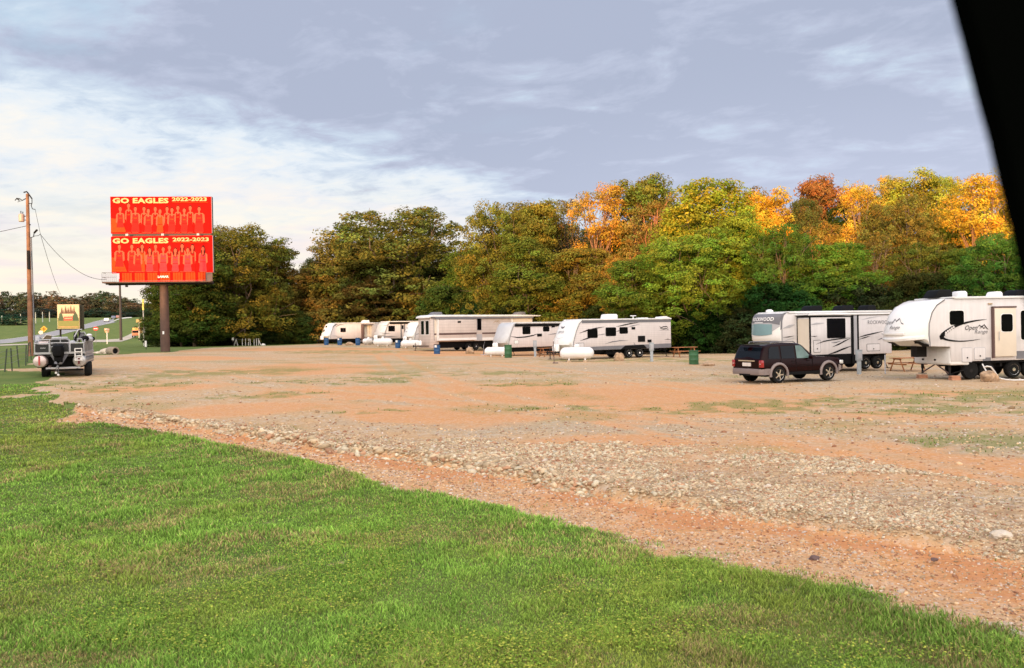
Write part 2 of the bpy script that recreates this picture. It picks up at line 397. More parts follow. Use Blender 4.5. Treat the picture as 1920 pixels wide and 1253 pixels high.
def np_mesh(name, V, Q, T=None):
    me = bpy.data.meshes.new(name); V = np.ascontiguousarray(V, np.float32)
    nq = len(Q) if Q is not None else 0; ntri = len(T) if T is not None else 0
    me.vertices.add(len(V)); me.vertices.foreach_set('co', V.ravel())
    idx = []; 
    if nq: idx.append(np.ascontiguousarray(Q, np.int32).ravel())
    if ntri: idx.append(np.ascontiguousarray(T, np.int32).ravel())
    idx = np.concatenate(idx); me.loops.add(len(idx)); me.loops.foreach_set('vertex_index', idx)
    st = np.concatenate([np.arange(nq) * 4, nq * 4 + np.arange(ntri) * 3]).astype(np.int32)
    me.polygons.add(nq + ntri); me.polygons.foreach_set('loop_start', st)
    me.update(calc_edges=True); me.validate()
    return me
class NB:
    """tiny node helper"""
    def __init__(s, N, L): s.N = N; s.L = L
    def set(s, inp, v):
        if hasattr(v, 'is_output') or isinstance(v, bpy.types.NodeSocket): s.L.new(v, inp)
        elif isinstance(v, (tuple, list)) and len(v) == 3 and inp.type == 'RGBA': inp.default_value = (*v, 1)
        else: inp.default_value = v
    def noise(s, vec, scale, detail=4, rough=.55, col=False, dist=0):
        n = s.N.new('ShaderNodeTexNoise'); n.inputs['Scale'].default_value = scale; n.inputs['Detail'].default_value = detail
        n.inputs['Roughness'].default_value = rough; n.inputs['Distortion'].default_value = dist; s.L.new(vec, n.inputs['Vector']); return n.outputs['Color' if col else 'Fac']
    def voro(s, vec, scale, out='Distance', feat='F1'):
        n = s.N.new('ShaderNodeTexVoronoi'); n.feature = feat; n.inputs['Scale'].default_value = scale; s.L.new(vec, n.inputs['Vector']); return n.outputs[out]
    def mr(s, v, a, b, c=0, d=1, sm=True):
        n = s.N.new('ShaderNodeMapRange'); n.interpolation_type = 'SMOOTHSTEP' if sm else 'LINEAR'
        s.set(n.inputs['Value'], v); n.inputs['From Min'].default_value = a; n.inputs['From Max'].default_value = b; n.inputs['To Min'].default_value = c; n.inputs['To Max'].default_value = d
        return n.outputs[0]
    def mix(s, f, a, b, mode='MIX'):
        n = s.N.new('ShaderNodeMix'); n.data_type = 'RGBA'; n.blend_type = mode
        s.set(n.inputs['Factor'], f); s.set(n.inputs['A'], a); s.set(n.inputs['B'], b); return n.outputs['Result']
    def math(s, op, a, b=0, clamp=False):
        n = s.N.new('ShaderNodeMath'); n.operation = op; n.use_clamp = clamp; s.set(n.inputs[0], a); s.set(n.inputs[1], b); return n.outputs[0]
    def vmath(s, op, a, b=None, sc=None):
        n = s.N.new('ShaderNodeVectorMath'); n.operation = op; s.set(n.inputs[0], a)
        if b is not None: s.set(n.inputs[1], b)
        if sc is not None: s.set(n.inputs['Scale'], sc)
        return n.outputs['Value' if op in ('DOT_PRODUCT', 'LENGTH') else 0]
    def hsv(s, c, h=.5, sat=1, v=1):
        n = s.N.new('ShaderNodeHueSaturation'); s.set(n.inputs['Hue'], h); s.set(n.inputs['Saturation'], sat); s.set(n.inputs['Value'], v); s.set(n.inputs['Color'], c); return n.outputs[0]
def ground_mat():
    m, N, L = nt('ground'); b = N['Principled BSDF']; B = NB(N, L)
    geo = N.new('ShaderNodeNewGeometry'); P = geo.outputs['Position']
    def attr(n):
        a = N.new('ShaderNodeAttribute'); a.attribute_name = n; sx = N.new('ShaderNodeSeparateColor'); L.new(a.outputs['Color'], sx.inputs[0]); return sx.outputs
    za, zb = attr('za'), attr('zb')
    n1 = B.noise(P, 28, 6, .7); n2 = B.noise(P, 3.0, 5, .6); n3 = B.noise(P, .5, 4); n4 = B.noise(P, 9, 5, .65)
    # stony fill: cells of mixed grey / tan / pale
    vc = B.voro(P, 22, 'Color'); vd = B.voro(P, 22, 'Distance'); vc2 = B.voro(P, 9, 'Color'); vd2 = B.voro(P, 9, 'Distance')
    sc = N.new('ShaderNodeSeparateColor'); L.new(vc, sc.inputs[0]); sc2 = N.new('ShaderNodeSeparateColor'); L.new(vc2, sc2.inputs[0])
    base = B.mix(sc.outputs[0], (.34, .225, .12), (.58, .42, .26))
    base = B.mix(B.mr(sc2.outputs[1], .55, .95), base, (.52, .44, .35))
    base = B.mix(B.mr(n3, .35, .6, 0, .55), base, (.52, .31, .15))
    grey = B.mix(sc.outputs[1], (.25, .195, .135), (.53, .44, .31))
    base = B.mix(B.math('MULTIPLY', zb[0], .6), base, grey)
    clay = B.mix(n4, (.48, .215, .085), (.65, .36, .16)); clay = B.mix(B.mr(sc.outputs[2], .75, .9, 0, .6), clay, (.66, .46, .32))
    clay = B.mix(B.mr(n1, .52, .70, 0, .55), clay, (.26, .12, .06)); clay = B.mix(B.math('MULTIPLY', B.mr(n2, .42, .62, 0, .7), B.mr(sc2.outputs[0], .2, .9)), clay, (.58, .40, .27))
    clay = B.mix(B.mr(B.math('ADD', za[1], B.math('MULTIPLY', B.math('SUBTRACT', n2, .5), .5)), .86, 1.1, 0, .8), clay, B.mix(n4, (.42, .155, .06), (.60, .28, .12)))
    kd = B.mr(B.math('ADD', za[1], B.math('MULTIPLY', B.math('SUBTRACT', n4, .5), 1.0)), .12, .92)
    base = B.mix(kd, base, clay)
    stone = B.mix(sc2.outputs[0], (.44, .29, .17), (.60, .46, .31)); stone = B.mix(B.mr(vd2, .35, .6, 0, .7), stone, (.2, .12, .07))
    base = B.mix(B.mr(B.math('ADD', za[2], B.math('MULTIPLY', B.math('SUBTRACT', n4, .5), .8)), .3, .7, 0, .85), base, stone)
    ol = B.mix(n1, (.13, .15, .04), (.30, .28, .10))
    base = B.mix(B.mr(B.math('ADD', zb[1], B.math('MULTIPLY', B.math('SUBTRACT', B.math('ADD', n4, n1), 1.0), 1.7)), .25, 1.1, 0, .8), base, ol)
    g = B.mix(n1, (.055, .095, .02), (.13, .185, .045)); g = B.mix(B.mr(n3, .35, .65, 0, .6), g, (.17, .20, .055)); g = B.mix(B.mr(n2, .58, .75, 0, .5), g, (.26, .2, .09))
    kg = B.mr(B.math('ADD', za[0], B.math('MULTIPLY', B.math('SUBTRACT', n4, .5), .9)), .3, .65)
    base = B.mix(kg, base, g)
    L.new(base, b.inputs['Base Color']); b.inputs['Roughness'].default_value = .95; b.inputs['Specular IOR Level'].default_value = .15
    bp = N.new('ShaderNodeBump'); bp.inputs['Strength'].default_value = .8; bp.inputs['Distance'].default_value = .03
    h = B.math('ADD', B.math('MULTIPLY', vd, -.5), B.math('ADD', B.math('MULTIPLY', n1, .7), B.math('MULTIPLY', B.math('MULTIPLY', vd2, -1.0), zb[2])))
    L.new(h, bp.inputs['Height']); L.new(bp.outputs[0], b.inputs['Normal'])
    return m
def attr_mat(name, rough=.7, trans=0, objcol=False, var=0):
    m, N, L = nt(name); b = N['Principled BSDF']; B = NB(N, L)
    a = N.new('ShaderNodeAttribute'); a.attribute_name = 'Col'; c = a.outputs['Color']
    if objcol:
        oi = N.new('ShaderNodeObjectInfo'); c = B.mix(1.0, c, oi.outputs['Color'], 'MULTIPLY')
    if var:
        geo = N.new('ShaderNodeNewGeometry'); n = B.noise(geo.outputs['Position'], var, 4); c = B.mix(1.0, c, B.mix(n, (.55, .55, .55), (1.45, 1.45, 1.45)), 'MULTIPLY')
    L.new(c, b.inputs['Base Color']); b.inputs['Roughness'].default_value = rough; b.inputs['Specular IOR Level'].default_value = .06
    if trans:
        t = N.new('ShaderNodeBsdfTranslucent'); L.new(c, t.inputs['Color']); mx = N.new('ShaderNodeMixShader'); mx.inputs[0].default_value = trans
        L.new(b.outputs[0], mx.inputs[1]); L.new(t.outputs[0], mx.inputs[2]); L.new(mx.outputs[0], N['Material Output'].inputs['Surface'])
    return m
def set_col(me, c):
    a = me.color_attributes.new('Col', 'FLOAT_COLOR', 'POINT'); k = np.ones((len(c), 4), np.float32); k[:, :3] = c; a.data.foreach_set('color', k.ravel())
def ground_z(X, Y):
    g, d, s, gy, ol, be, ba = zones(X, Y); return zg(X, Y, be, ba, g), g, d, s, ol, ba, be

def make_grass():
    # blades thin out with distance; a soft margin lies outside the frame
    az0, az1 = -.78, .76; n = 900000
    u = rng.random(n); r = 4.6 * (42 / 4.6) ** (u ** 1.15); az = rng.uniform(az0, az1, n)
    X = r * np.sin(az); Y = r * np.cos(az)
    Z, g, d, s, ol, ba, be = ground_z(X, Y)
    bare = fbm(X, Y, 1.1, 88); keep = (rng.random(n) < g)
    # a few weeds in the stones and on the olive parts
    weed = (rng.random(n) < .055 * sstep(.45, .8, ol) + .006 * be + .012 * ba * sstep(.55, .8, vn(X, Y, 2.0, 17))) & (g < .3)
    k = keep | weed; X, Y, Z, r, g, weed, bare = X[k], Y[k], Z[k], r[k], g[k], weed[k], bare[k]; n = len(X)
    tall = fbm(X, Y, .9, 33); edge = np.exp(-np.abs(r - rat(EDGE, np.arctan2(X, Y)) + .4) / .5)
    H = (.024 + .034 * sstep(.4, .85, tall) ** 1.5 + .022 * sstep(.5, .8, vn(X, Y, 3.1, 19)) + .045 * edge * rng.random(n)) * rng.uniform(.55, 1.4, n) * np.clip(r / 9, 1, 2.0) ** .45
    H = np.where(weed, H * .8, H)
    W = rng.uniform(.0022, .0045, n) * np.clip(r / 6, 1, 7)
    th = rng.uniform(0, 2 * PI, n); lean = rng.uniform(.1, .9, n) * H; ph = rng.uniform(0, 2 * PI, n)
    dx, dy = np.cos(th) * W, np.sin(th) * W; lx, ly = np.cos(ph) * lean, np.sin(ph) * lean
    b = np.c_[X, Y, Z - .005]
    v0 = b + np.c_[-dx, -dy, 0 * X]; v1 = b + np.c_[dx, dy, 0 * X]
    v2 = b + np.c_[dx * .8 + lx * .35, dy * .8 + ly * .35, H * .62]; v3 = b + np.c_[-dx * .8 + lx * .35, -dy * .8 + ly * .35, H * .62]
    v4 = b + np.c_[lx, ly, H]
    V = np.stack([v0, v1, v2, v3, v4], 1).reshape(-1, 3); i = np.arange(n) * 5
    Q = np.stack([i, i + 1, i + 2, i + 3], -1); T = np.stack([i + 3, i + 2, i + 4], -1)
    me = np_mesh('grass', V, Q, T)
    t = fbm(X, Y, .45, 44)[:, None]; t2 = rng.random((n, 1)); t3 = sstep(.52, .72, fbm(X, Y, .8, 66))[:, None]
    c = np.array([.12, .225, .038]) * (1 - t2) + np.array([.31, .49, .09]) * t2
    c = c * (1 - .7 * sstep(.45, .75, t)) + np.array([.33, .36, .07]) * .7 * sstep(.45, .75, t)
    dry = (rng.random((n, 1)) < .06 + .20 * t3 + .5 * sstep(.55, .7, bare)[:, None]); c = np.where(dry, np.array([.40, .32, .14]) * rng.uniform(.6, 1.2, (n, 1)), c)
    c = np.where(weed[:, None], np.array([.16, .22, .05]), c)
    c = c * (1 + .4 * (fbm(X, Y, .28, 140) - .5) * 2)[:, None] * rng.uniform(.6, 1.45, (n, 1)) * (1.12 + .5 * (fbm(X, Y, 2.6, 57) - .5))[:, None]
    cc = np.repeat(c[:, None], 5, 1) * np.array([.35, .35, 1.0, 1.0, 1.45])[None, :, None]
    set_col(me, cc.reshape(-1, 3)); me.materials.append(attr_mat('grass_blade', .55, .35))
    o = bpy.data.objects.new('grass', me); COL.objects.link(o)
    tag(o, 'short mown green grass along the near edge of the gravel lot', 'grass', kind='stuff')
    # low broad-leaved yellow green weeds
    n = 240000; r = rng.uniform(4.6, 13, n); az = rng.uniform(az0, az1, n); X = r * np.sin(az); Y = r * np.cos(az)
    Z, g, *_ = ground_z(X, Y); m = sstep(.44, .64, fbm(X, Y, .7, 91)) * sstep(14, 6.5, r) ** .8
    k = (g > .6) & (rng.random(n) < m); X, Y, Z = X[k], Y[k], Z[k]; n = len(X)
    s_ = rng.uniform(.004, .009, n); th = rng.uniform(0, 2 * PI, n); tl = rng.uniform(-.5, .5, n) * s_; H = rng.uniform(.02, .07, n)
    e = np.array([(-1, -1), (1, -1), (1, 1), (-1, 1)]); V = []
    for a, bb in e:
        V.append(np.c_[X + s_ * (a * np.cos(th) - bb * np.sin(th)), Y + s_ * (a * np.sin(th) + bb * np.cos(th)), Z + H + tl * a])
    V = np.stack(V, 1).reshape(-1, 3); me = np_mesh('clover', V, np.arange(n * 4).reshape(-1, 4))
    y = rng.random((n, 1)); c = np.where(y < .30, np.array([.56, .58, .10]), np.array([.26, .40, .05])) * rng.uniform(.6, 1.2, (n, 1))
    set_col(me, np.repeat(c, 4, 0)); me.materials.append(attr_mat('clover_leaf', .6, .3))
    o = bpy.data.objects.new('clover', me); COL.objects.link(o)
    tag(o, 'tiny yellow green clover flowers scattered low in the near grass', 'clover', kind='stuff')

def ico():
    bm = bmesh.new(); bmesh.ops.create_icosphere(bm, subdivisions=1, radius=1); V = np.array([v.co[:] for v in bm.verts]); T = np.array([[v.index for v in f.verts] for f in bm.faces]); bm.free(); return V, T
def scatter_stones(name, X, Y, Z, S, C, label, cat, kind='stuff', flat=.5, sink=.25):
    n = len(X); V, T = ico(); nv = len(V)
    P = V[None] * (1 + rng.uniform(-.28, .28, (n, nv, 1)))
    P = P * np.stack([S * rng.uniform(.8, 1.5, n), S * rng.uniform(.6, 1.0, n), S * rng.uniform(flat * .6, flat * 1.4, n)], -1)[:, None]
    th = rng.uniform(0, 2 * PI, n); c, s = np.cos(th)[:, None], np.sin(th)[:, None]; t = rng.uniform(-.4, .4, n)[:, None]
    x, y, z = P[..., 0], P[..., 1], P[..., 2]; z = z + x * t
    P = np.stack([x * c - y * s + X[:, None], x * s + y * c + Y[:, None], z + Z[:, None] + (S * flat * (1 - sink * 2) * .5)[:, None]], -1)
    TT = (T[None] + (np.arange(n) * nv)[:, None, None]).reshape(-1, 3)
    me = np_mesh(name, P.reshape(-1, 3), None, TT); set_col(me, np.repeat(C, nv, 0)); me.materials.append(attr_mat(name, .9, 0, var=60))
    o = bpy.data.objects.new(name, me); COL.objects.link(o); tag(o, label, cat, kind=kind); return o
def make_stones():
    # ridge of graded-out rubble
    n = 260000; az = rng.uniform(BLO[0][0] + .02, .74, n); bl = rat(BLO, az); bu = rat(BUP, az)
    t = rng.random(n) ** 1.25; r = bl + (bu - bl) * t * 1.15 + rng.normal(0, .12, n)
    X = r * np.sin(az); Y = r * np.cos(az); Z, g, d, s, ol, ba, be = ground_z(X, Y)
    w = np.clip(bu - bl, .3, 6); k = (rng.random(n) < (w / 5.5) * (.10 + 1.15 * sstep(.38, .66, fbm(X, Y, .9, 101) + .18 * np.exp(-t / .12) - .13 * t)) * (1 - .6 * t) * np.clip(r / 14, .55, 1.1)) & (g < .3)
    X, Y, Z, t, r = X[k], Y[k], Z[k], t[k], r[k]; n = len(X)
    S = rng.uniform(.007, .018, n) * (1 + 1.2 * (rng.random(n) < .12)) * np.clip(r / 12, .85, 1.7)
    e = np.exp(-t / .16); S = S * (1 + 1.5 * e * rng.random(n) * sstep(.35, .0, az[k]))
    c = np.array([.56, .43, .28]) * rng.uniform(.58, 1.15, (n, 1)); q = rng.random((n, 1))
    c = np.where(q < .2, np.array([.44, .25, .15]) * rng.uniform(.7, 1.2, (n, 1)), c); c = np.where(q > .8, np.array([.62, .54, .40]) * rng.uniform(.75, 1.1, (n, 1)), c)
    scatter_stones('rubble', X, Y, Z, S, c, 'ridge of pale broken stones pushed up along the red dirt track', 'stones')
    # small gravel on the red track and the lot
    n = 230000; u = rng.random(n) ** 1.15; r = 5.2 * (48 / 5.2) ** u; az = rng.uniform(-.72, .74, n); X = r * np.sin(az); Y = r * np.cos(az)
    Z, g, d, s, ol, ba, be = ground_z(X, Y); k = (g < .35) & (rng.random(n) < (.26 * sstep(34, 12, r) + .04 + .6 * ba * (1 - .7 * sstep(.7, 1.0, d)) - .17 * (d > .5) * (ba < .5)) * (.35 + 1.1 * fbm(X, Y, 1.6, 77))); X, Y, Z, r, ba = X[k], Y[k], Z[k], r[k], ba[k]; n = len(X)
    S = rng.uniform(.005, .015, n) * np.clip(r / 9, 1, 3.2) * (1 + .9 * (rng.random(n) < .05))
    c = np.array([.54, .375, .225]) * rng.uniform(.45, 1.35, (n, 1)); q = rng.random((n, 1))
    c = np.where(q < .22, np.array([.30, .15, .09]), c); c = np.where(q > .75, np.array([.60, .50, .42]) * rng.uniform(.6, 1.1, (n, 1)), c)
    scatter_stones('gravel', X, Y, Z, S, c, 'loose tan and grey gravel lying over the orange lot', 'gravel', flat=.6)
# ---------------------------------------------------------------- trees
def bark_mat():
    m, N, L = nt('bark'); b = N['Principled BSDF']; B = NB(N, L); tc = N.new('ShaderNodeTexCoord')
    n = B.noise(tc.outputs['Object'], 4, 6, .7); oi = N.new('ShaderNodeObjectInfo')
    L.new(B.mix(1.0, B.mix(n, (.06, .04, .028), (.26, .18, .12)), oi.outputs['Color'], 'MULTIPLY'), b.inputs['Base Color']); b.inputs['Roughness'].default_value = .9
    return m
PROTO = {}
def make_proto(key, seed, H=16, W=10, base=.1, nsub=15, ncl=22, nleaf=44, leaf=.17, top=.5, sub=1.0, gap=.12, cl=.62):
    if key[:3] != 'far': ncl *= 1.75; leaf *= .90; nleaf = int(nleaf * 1.45); cl *= 1.18; sub *= 1.16; nsub = int(nsub * 1.15)
    rs = np.random.default_rng(seed); rad = W / 2
    subs = []
    while len(subs) < nsub:
        t = rs.uniform(base + .06, .95) if len(subs) else .93
        f = max(0.05, 1 - abs((t - top) / (1 - top if t > top else top * 1.25)) ** 2.2) ** .5
        a = rs.uniform(0, 2 * PI); q = f * rs.uniform(.25, 1) ** .5 * .74
        c = np.array([q * rad * math.cos(a), q * rad * math.sin(a), t * H])
        R = rs.uniform(.17, .27) * W * sub * (.75 if t > .85 else 1)
        if all(np.linalg.norm((c - s[0])) > .5 * (R + s[1]) * .75 for s in subs): subs.append((c, R))
        else:
            if rs.random() < .02: subs.append((c, R))
    C, Nn, Br = [], [], []
    for c, R in subs:
        k = int(ncl * (R / (.22 * W)) ** 2)
        d = rs.normal(size=(k, 3)); d[:, 2] = d[:, 2] * .9 + .15; d /= np.linalg.norm(d, axis=1)[:, None]
        rr = R * rs.uniform(.35, 1.08, k) ** .5
        p = c + d * rr[:, None] * np.array([1, 1, .8]); C.append(p); Nn.append(d); Br.append(np.full(k, rs.uniform(.8, 1.2)))
    C = np.concatenate(C); Nn = np.concatenate(Nn); Br = np.concatenate(Br)
    k = rs.random(len(C)) > gap; C, Nn, Br = C[k], Nn[k], Br[k]; C[:, 2] = np.minimum(C[:, 2], H * 1.02)
    m = len(C); cr = rs.uniform(.6, 1.25, m) * cl
    n = m * nleaf; ci = np.repeat(np.arange(m), nleaf)
    d = rs.normal(size=(n, 3)); d /= np.linalg.norm(d, axis=1)[:, None]
    p = C[ci] + d * (cr[ci] * rs.uniform(.15, 1, n) ** .45)[:, None] * np.array([1.15, 1.15, .72])
    nrm = d * .5 + Nn[ci] * .55 + rs.normal(size=(n, 3)) * .45 + np.array([0, 0, .35]); nrm /= np.linalg.norm(nrm, axis=1)[:, None]
    t1 = np.cross(nrm, rs.normal(size=(n, 3))); t1 /= np.linalg.norm(t1, axis=1)[:, None]; t2 = np.cross(nrm, t1)
    s = leaf * rs.uniform(.6, 1.3, n)[:, None]
    V = np.stack([p - t1 * s, p - t2 * s * .55, p + t1 * s, p + t2 * s * .55], 1).reshape(-1, 3)
    me = np_mesh(key, V, np.arange(n * 4).reshape(-1, 4))
    b = (Br[ci] * rs.uniform(.7, 1.25, m)[ci] * rs.uniform(.7, 1.25, n)); hue = rs.uniform(-.24, .24, m)[ci]
    col = np.stack([b * (1 + hue + rs.uniform(-.08, .08, n)), b * (1 - hue * .3), b * (1 - hue * .5)], 1)
    set_col(me, np.repeat(col, 4, 0)); me.materials.append(LEAF)
    T = MB(); bm = BARK
    tp = [(0, 0, -.3)]; x = y = 0
    for i in range(1, 7):
        x += rs.uniform(-.25, .25); y += rs.uniform(-.25, .25); tp.append((x, y, H * .82 * i / 6))
    T.tube(tp, [H * .014 * (1 - i / 7.5) + .03 for i in range(7)], bm, n=7)
    for c, R in subs:
        h = max(H * .12, c[2] * rs.uniform(.4, .62)); i = min(5, int(h / (H * .82) * 6)); q = h / (H * .82) * 6 - i
        b0 = Vector(tp[i]).lerp(Vector(tp[i + 1]), q); c = Vector(c); mid = b0.lerp(c, .5) + Vector((rs.uniform(-.3, .3), rs.uniform(-.3, .3), -.25))
        T.tube([b0, mid, c, c + Vector((rs.uniform(-.5, .5), rs.uniform(-.5, .5), R * .8))], [H * .006, H * .0045, H * .003, .01], bm, n=5, caps=False)
        for _ in range(4):
            e = c + Vector(rs.normal(size=3)).normalized() * R * .95; s0 = mid.lerp(c, rs.uniform(.3, 1))
            T.tube([s0, s0.lerp(e, .5) + Vector((0, 0, .15)), e], [H * .0025, H * .0018, .01], bm, n=4, caps=False)
    tr = T.build('trunk'); tm = tr.data; bpy.data.objects.remove(tr)
    zs = V[:, 2]; wid = np.percentile(np.abs(V[:, 0]), 97) * 2
    PROTO[key] = (me, tm, float(np.percentile(zs, 99.5)), float(wid))
def place_tree(px, top, D, wpx, key, col, label, name='tree', cat='tree', group=None, bark=(1, 1, 1), rz=None, hs=None, back=0):
    g = gd(px, D); Dd = D
    tz = at(px, top, D).z - g.z; w = wpx / F * D
    me, tm, H, W = PROTO[key]; jx = random.uniform(-.2, .2)
    t = thing(name, label, cat, g, rz if rz is not None else random.uniform(0, 6.28), group)
    t.scale = (w / W, w / W, (hs if hs else tz) / H)
    for nm, dd, c in (('crown', me, col), ('trunk', tm, bark)):
        o = bpy.data.objects.new(nm, dd); COL.objects.link(o); o.parent = t; o.color = (*c, 1)
    return t
def make_trees():
    global LEAF, BARK
    LEAF = attr_mat('leaf', .9, .34, objcol=True); BARK = bark_mat()
    make_proto('oak0', 1, 16, 14, .08, 26, 24, 46, .16, .5, .85)
    make_proto('oak1', 2, 16, 13, .05, 28, 22, 46, .16, .45, .85, gap=.2)
    make_proto('full0', 3, 16, 9, .04, 22, 22, 46, .15, .45, .95)
    make_proto('full1', 4, 16, 8, .03, 20, 22, 46, .15, .5, 1)
    make_proto('tall0', 5, 18, 8, .15, 20, 20, 42, .15, .62, .9, gap=.2)
    make_proto('tall1', 6, 18, 9, .2, 19, 20, 40, .15, .65, .85, gap=.25)
    make_proto('airy0', 7, 17, 8, .25, 18, 17, 34, .14, .6, .85, gap=.34)
    make_proto('airy1', 8, 17, 8, .2, 20, 15, 34, .14, .62, .8, gap=.4)
    make_proto('bush0', 9, 6, 7, .0, 14, 22, 44, .14, .3, 1.1, cl=.5)
    make_proto('bush1', 10, 6, 7, .0, 13, 22, 44, .14, .35, 1.1, cl=.5)
    make_proto('far0', 11, 16, 12, .02, 16, 13, 20, .42, .5, 1.0, cl=1.0)
    make_proto('far1', 12, 16, 11, .02, 15, 13, 20, .42, .5, 1.0, cl=1.0)
    G = (.14, .195, .025); DG = (.065, .10, .018); OL = (.125, .15, .025); YG = (.20, .25, .03); GO = (.55, .33, .04); YE = (.48, .40, .05)
    BR = (.19, .125, .03); RU = (.36, .12, .035); LG = (.10, .22, .03); OG = (.30, .20, .03)
    P = place_tree
    P(340, 455, 112, 84, 'full0', DG, 'dark green tree behind the billboard post, at the left end of the woods')
    P(366, 470, 110, 130, 'full1', DG, 'dark tree with leaning bare trunk just right of the billboard post')
    P(440, 428, 116, 190, 'oak0', (0.162, 0.155, 0.0258), 'olive tree with a lobed crown and sky gaps right beside the billboard')
    P(512, 465, 119, 80, 'full1', (0.129, 0.124, 0.0258), 'small dark olive lobe of tree leaning into the sky gap right of the billboard')
    P(548, 500, 124, 130, 'oak1', BR, 'low rusty brown tree in the dip of the tree line')
    P(600, 485, 128, 60, 'tall0', DG, 'narrow dark green tree top standing in the dip of the tree line')
    P(752, 396, 126, 268, 'oak1', (0.186, 0.186, 0.0365), 'largest round olive oak with sky showing through its top, behind the long white trailer')
    P(655, 450, 125, 150, 'oak0', (0.2, 0.173, 0.0365), 'brownish left shoulder oak behind the two leftmost campers')
    P(700, 520, 122, 150, 'full0', BR, 'low brown leaved tree behind the leftmost camper')
    P(620, 560, 122, 110, 'bush0', (0.213, 0.154, 0.0365), 'rust tinged thicket tree left above the leftmost camper')
    P(875, 470, 114, 110, 'full0', G, 'green tree filling the gap between the round oak and the tall olive trees')
    P(850, 540, 112, 120, 'bush1', DG, 'dark green bushy tree above the long white trailer')
    P(950, 385, 101, 150, 'oak0', (0.211, 0.199, 0.031), 'tall olive green oak left of the orange tree')
    P(1020, 388, 103, 140, 'full1', (0.244, 0.211, 0.031), 'tall olive tree with brown twigs next left of the orange tree')
    P(1070, 372, 106, 100, 'airy1', (0.293, 0.218, 0.0608), 'thin brown twiggy tree top behind the tall olive trees')
    P(1000, 450, 94, 170, 'full0', (0.162, 0.18, 0.0258), 'broad olive green tree over the white camper with the silver nose')
    P(1090, 470, 92, 130, 'full1', (0.244, 0.199, 0.031), 'brown green tree below the orange tree')
    P(1128, 350, 99, 112, 'airy0', (.66, .37, .05), 'bright orange tree glowing in the low sun', bark=(2.2, 1.6, 1.2))
    P(1213, 336, 101, 140, 'tall0', (0.211, 0.211, 0.031), 'tall green topped tree just right of the orange tree')
    P(1225, 375, 95, 110, 'airy1', (.36, .24, .05), 'sparse tree with bare orange forked limbs right of the orange tree', bark=(3, 1.7, 1))
    P(1195, 492, 80, 150, 'full0', G, 'green tree standing in front of the orange trees')
    P(1165, 480, 86, 70, 'airy0', (0.453, 0.269, 0.0426), 'small golden brown tree under the orange tree', bark=(2, 1.4, 1))
    P(1330, 348, 86, 190, 'full0', (0.357, 0.347, 0.031), 'broad yellow green tree above the gap between campers')
    P(1300, 440, 79, 190, 'oak0', (0.195, 0.274, 0.031), 'bright green leafy tree at the right end of the white camper')
    P(1385, 352, 96, 120, 'airy1', (0.373, 0.269, 0.0486), 'bare twiggy crown poking above the yellow green tree')
    P(1440, 362, 90, 110, 'tall0', (0.692, 0.429, 0.0389), 'yellow gold tree left of the rust red tree')
    P(1395, 410, 80, 120, 'full1', (0.244, 0.298, 0.031), 'fresh green tree in front of the yellow gold tree')
    P(1470, 430, 76, 130, 'oak1', (0.106, 0.186, 0.0258), 'dark green tree behind the grey nosed camper')
    P(1548, 342, 102, 125, 'full1', (.36, .16, .045), 'rust red tree standing above the others', bark=(1.6, 1, .8))
    P(1508, 380, 92, 80, 'full0', (0.16, 0.154, 0.0365), 'dark olive tree at the left foot of the rust red tree')
    P(1540, 420, 88, 90, 'airy0', (0.426, 0.264, 0.0389), 'thin limbed brown orange tree below the rust red tree', bark=(2.4, 1.5, 1))
    P(1618, 345, 97, 90, 'airy0', (0.8, 0.496, 0.0584), 'pale golden tree right of the rust red tree', bark=(2, 1.6, 1.2))
    P(1655, 338, 99, 90, 'tall1', (.48, .34, .055), 'golden tree with ragged top between the pale golden tree and the yellow green one')
    P(1722, 330, 96, 140, 'tall0', (.42, .38, .045), 'tall yellow green tree over the right hand fifth wheel camper')
    P(1690, 375, 86, 150, 'oak1', (.27, .21, .04), 'orange brown oak in front of the tall yellow green tree')
    P(1785, 335, 99, 90, 'tall1', (0.389, 0.336, 0.031), 'green tree top left of the yellow tree by the window frame')
    P(1838, 334, 88, 130, 'airy0', (0.8, 0.496, 0.0486), 'bright yellow tree nearest the dark window frame', bark=(2.2, 1.7, 1.3))
    P(1900, 350, 92, 130, 'tall1', (.38, .32, .045), 'olive gold tree half hidden by the dark window frame')
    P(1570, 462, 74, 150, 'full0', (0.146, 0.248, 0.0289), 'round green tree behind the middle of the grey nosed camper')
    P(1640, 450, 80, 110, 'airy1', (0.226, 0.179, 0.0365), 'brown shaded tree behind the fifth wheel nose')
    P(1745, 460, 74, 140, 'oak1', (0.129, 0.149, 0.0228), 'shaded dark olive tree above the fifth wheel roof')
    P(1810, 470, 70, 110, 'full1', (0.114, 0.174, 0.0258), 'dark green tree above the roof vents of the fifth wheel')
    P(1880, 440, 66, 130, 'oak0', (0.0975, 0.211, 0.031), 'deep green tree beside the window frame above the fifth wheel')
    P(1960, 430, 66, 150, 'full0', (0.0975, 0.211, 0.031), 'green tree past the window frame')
    # dark thicket that closes the wood below the crowns
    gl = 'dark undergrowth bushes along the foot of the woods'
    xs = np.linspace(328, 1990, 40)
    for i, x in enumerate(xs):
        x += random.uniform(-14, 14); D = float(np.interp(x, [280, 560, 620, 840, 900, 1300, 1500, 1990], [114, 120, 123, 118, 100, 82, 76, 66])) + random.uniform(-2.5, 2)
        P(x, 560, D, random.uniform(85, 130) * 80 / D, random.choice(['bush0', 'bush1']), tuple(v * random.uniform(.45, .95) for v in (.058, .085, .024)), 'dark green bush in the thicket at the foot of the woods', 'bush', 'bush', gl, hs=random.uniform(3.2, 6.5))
    gl = 'background trees closing the woods behind the front row'
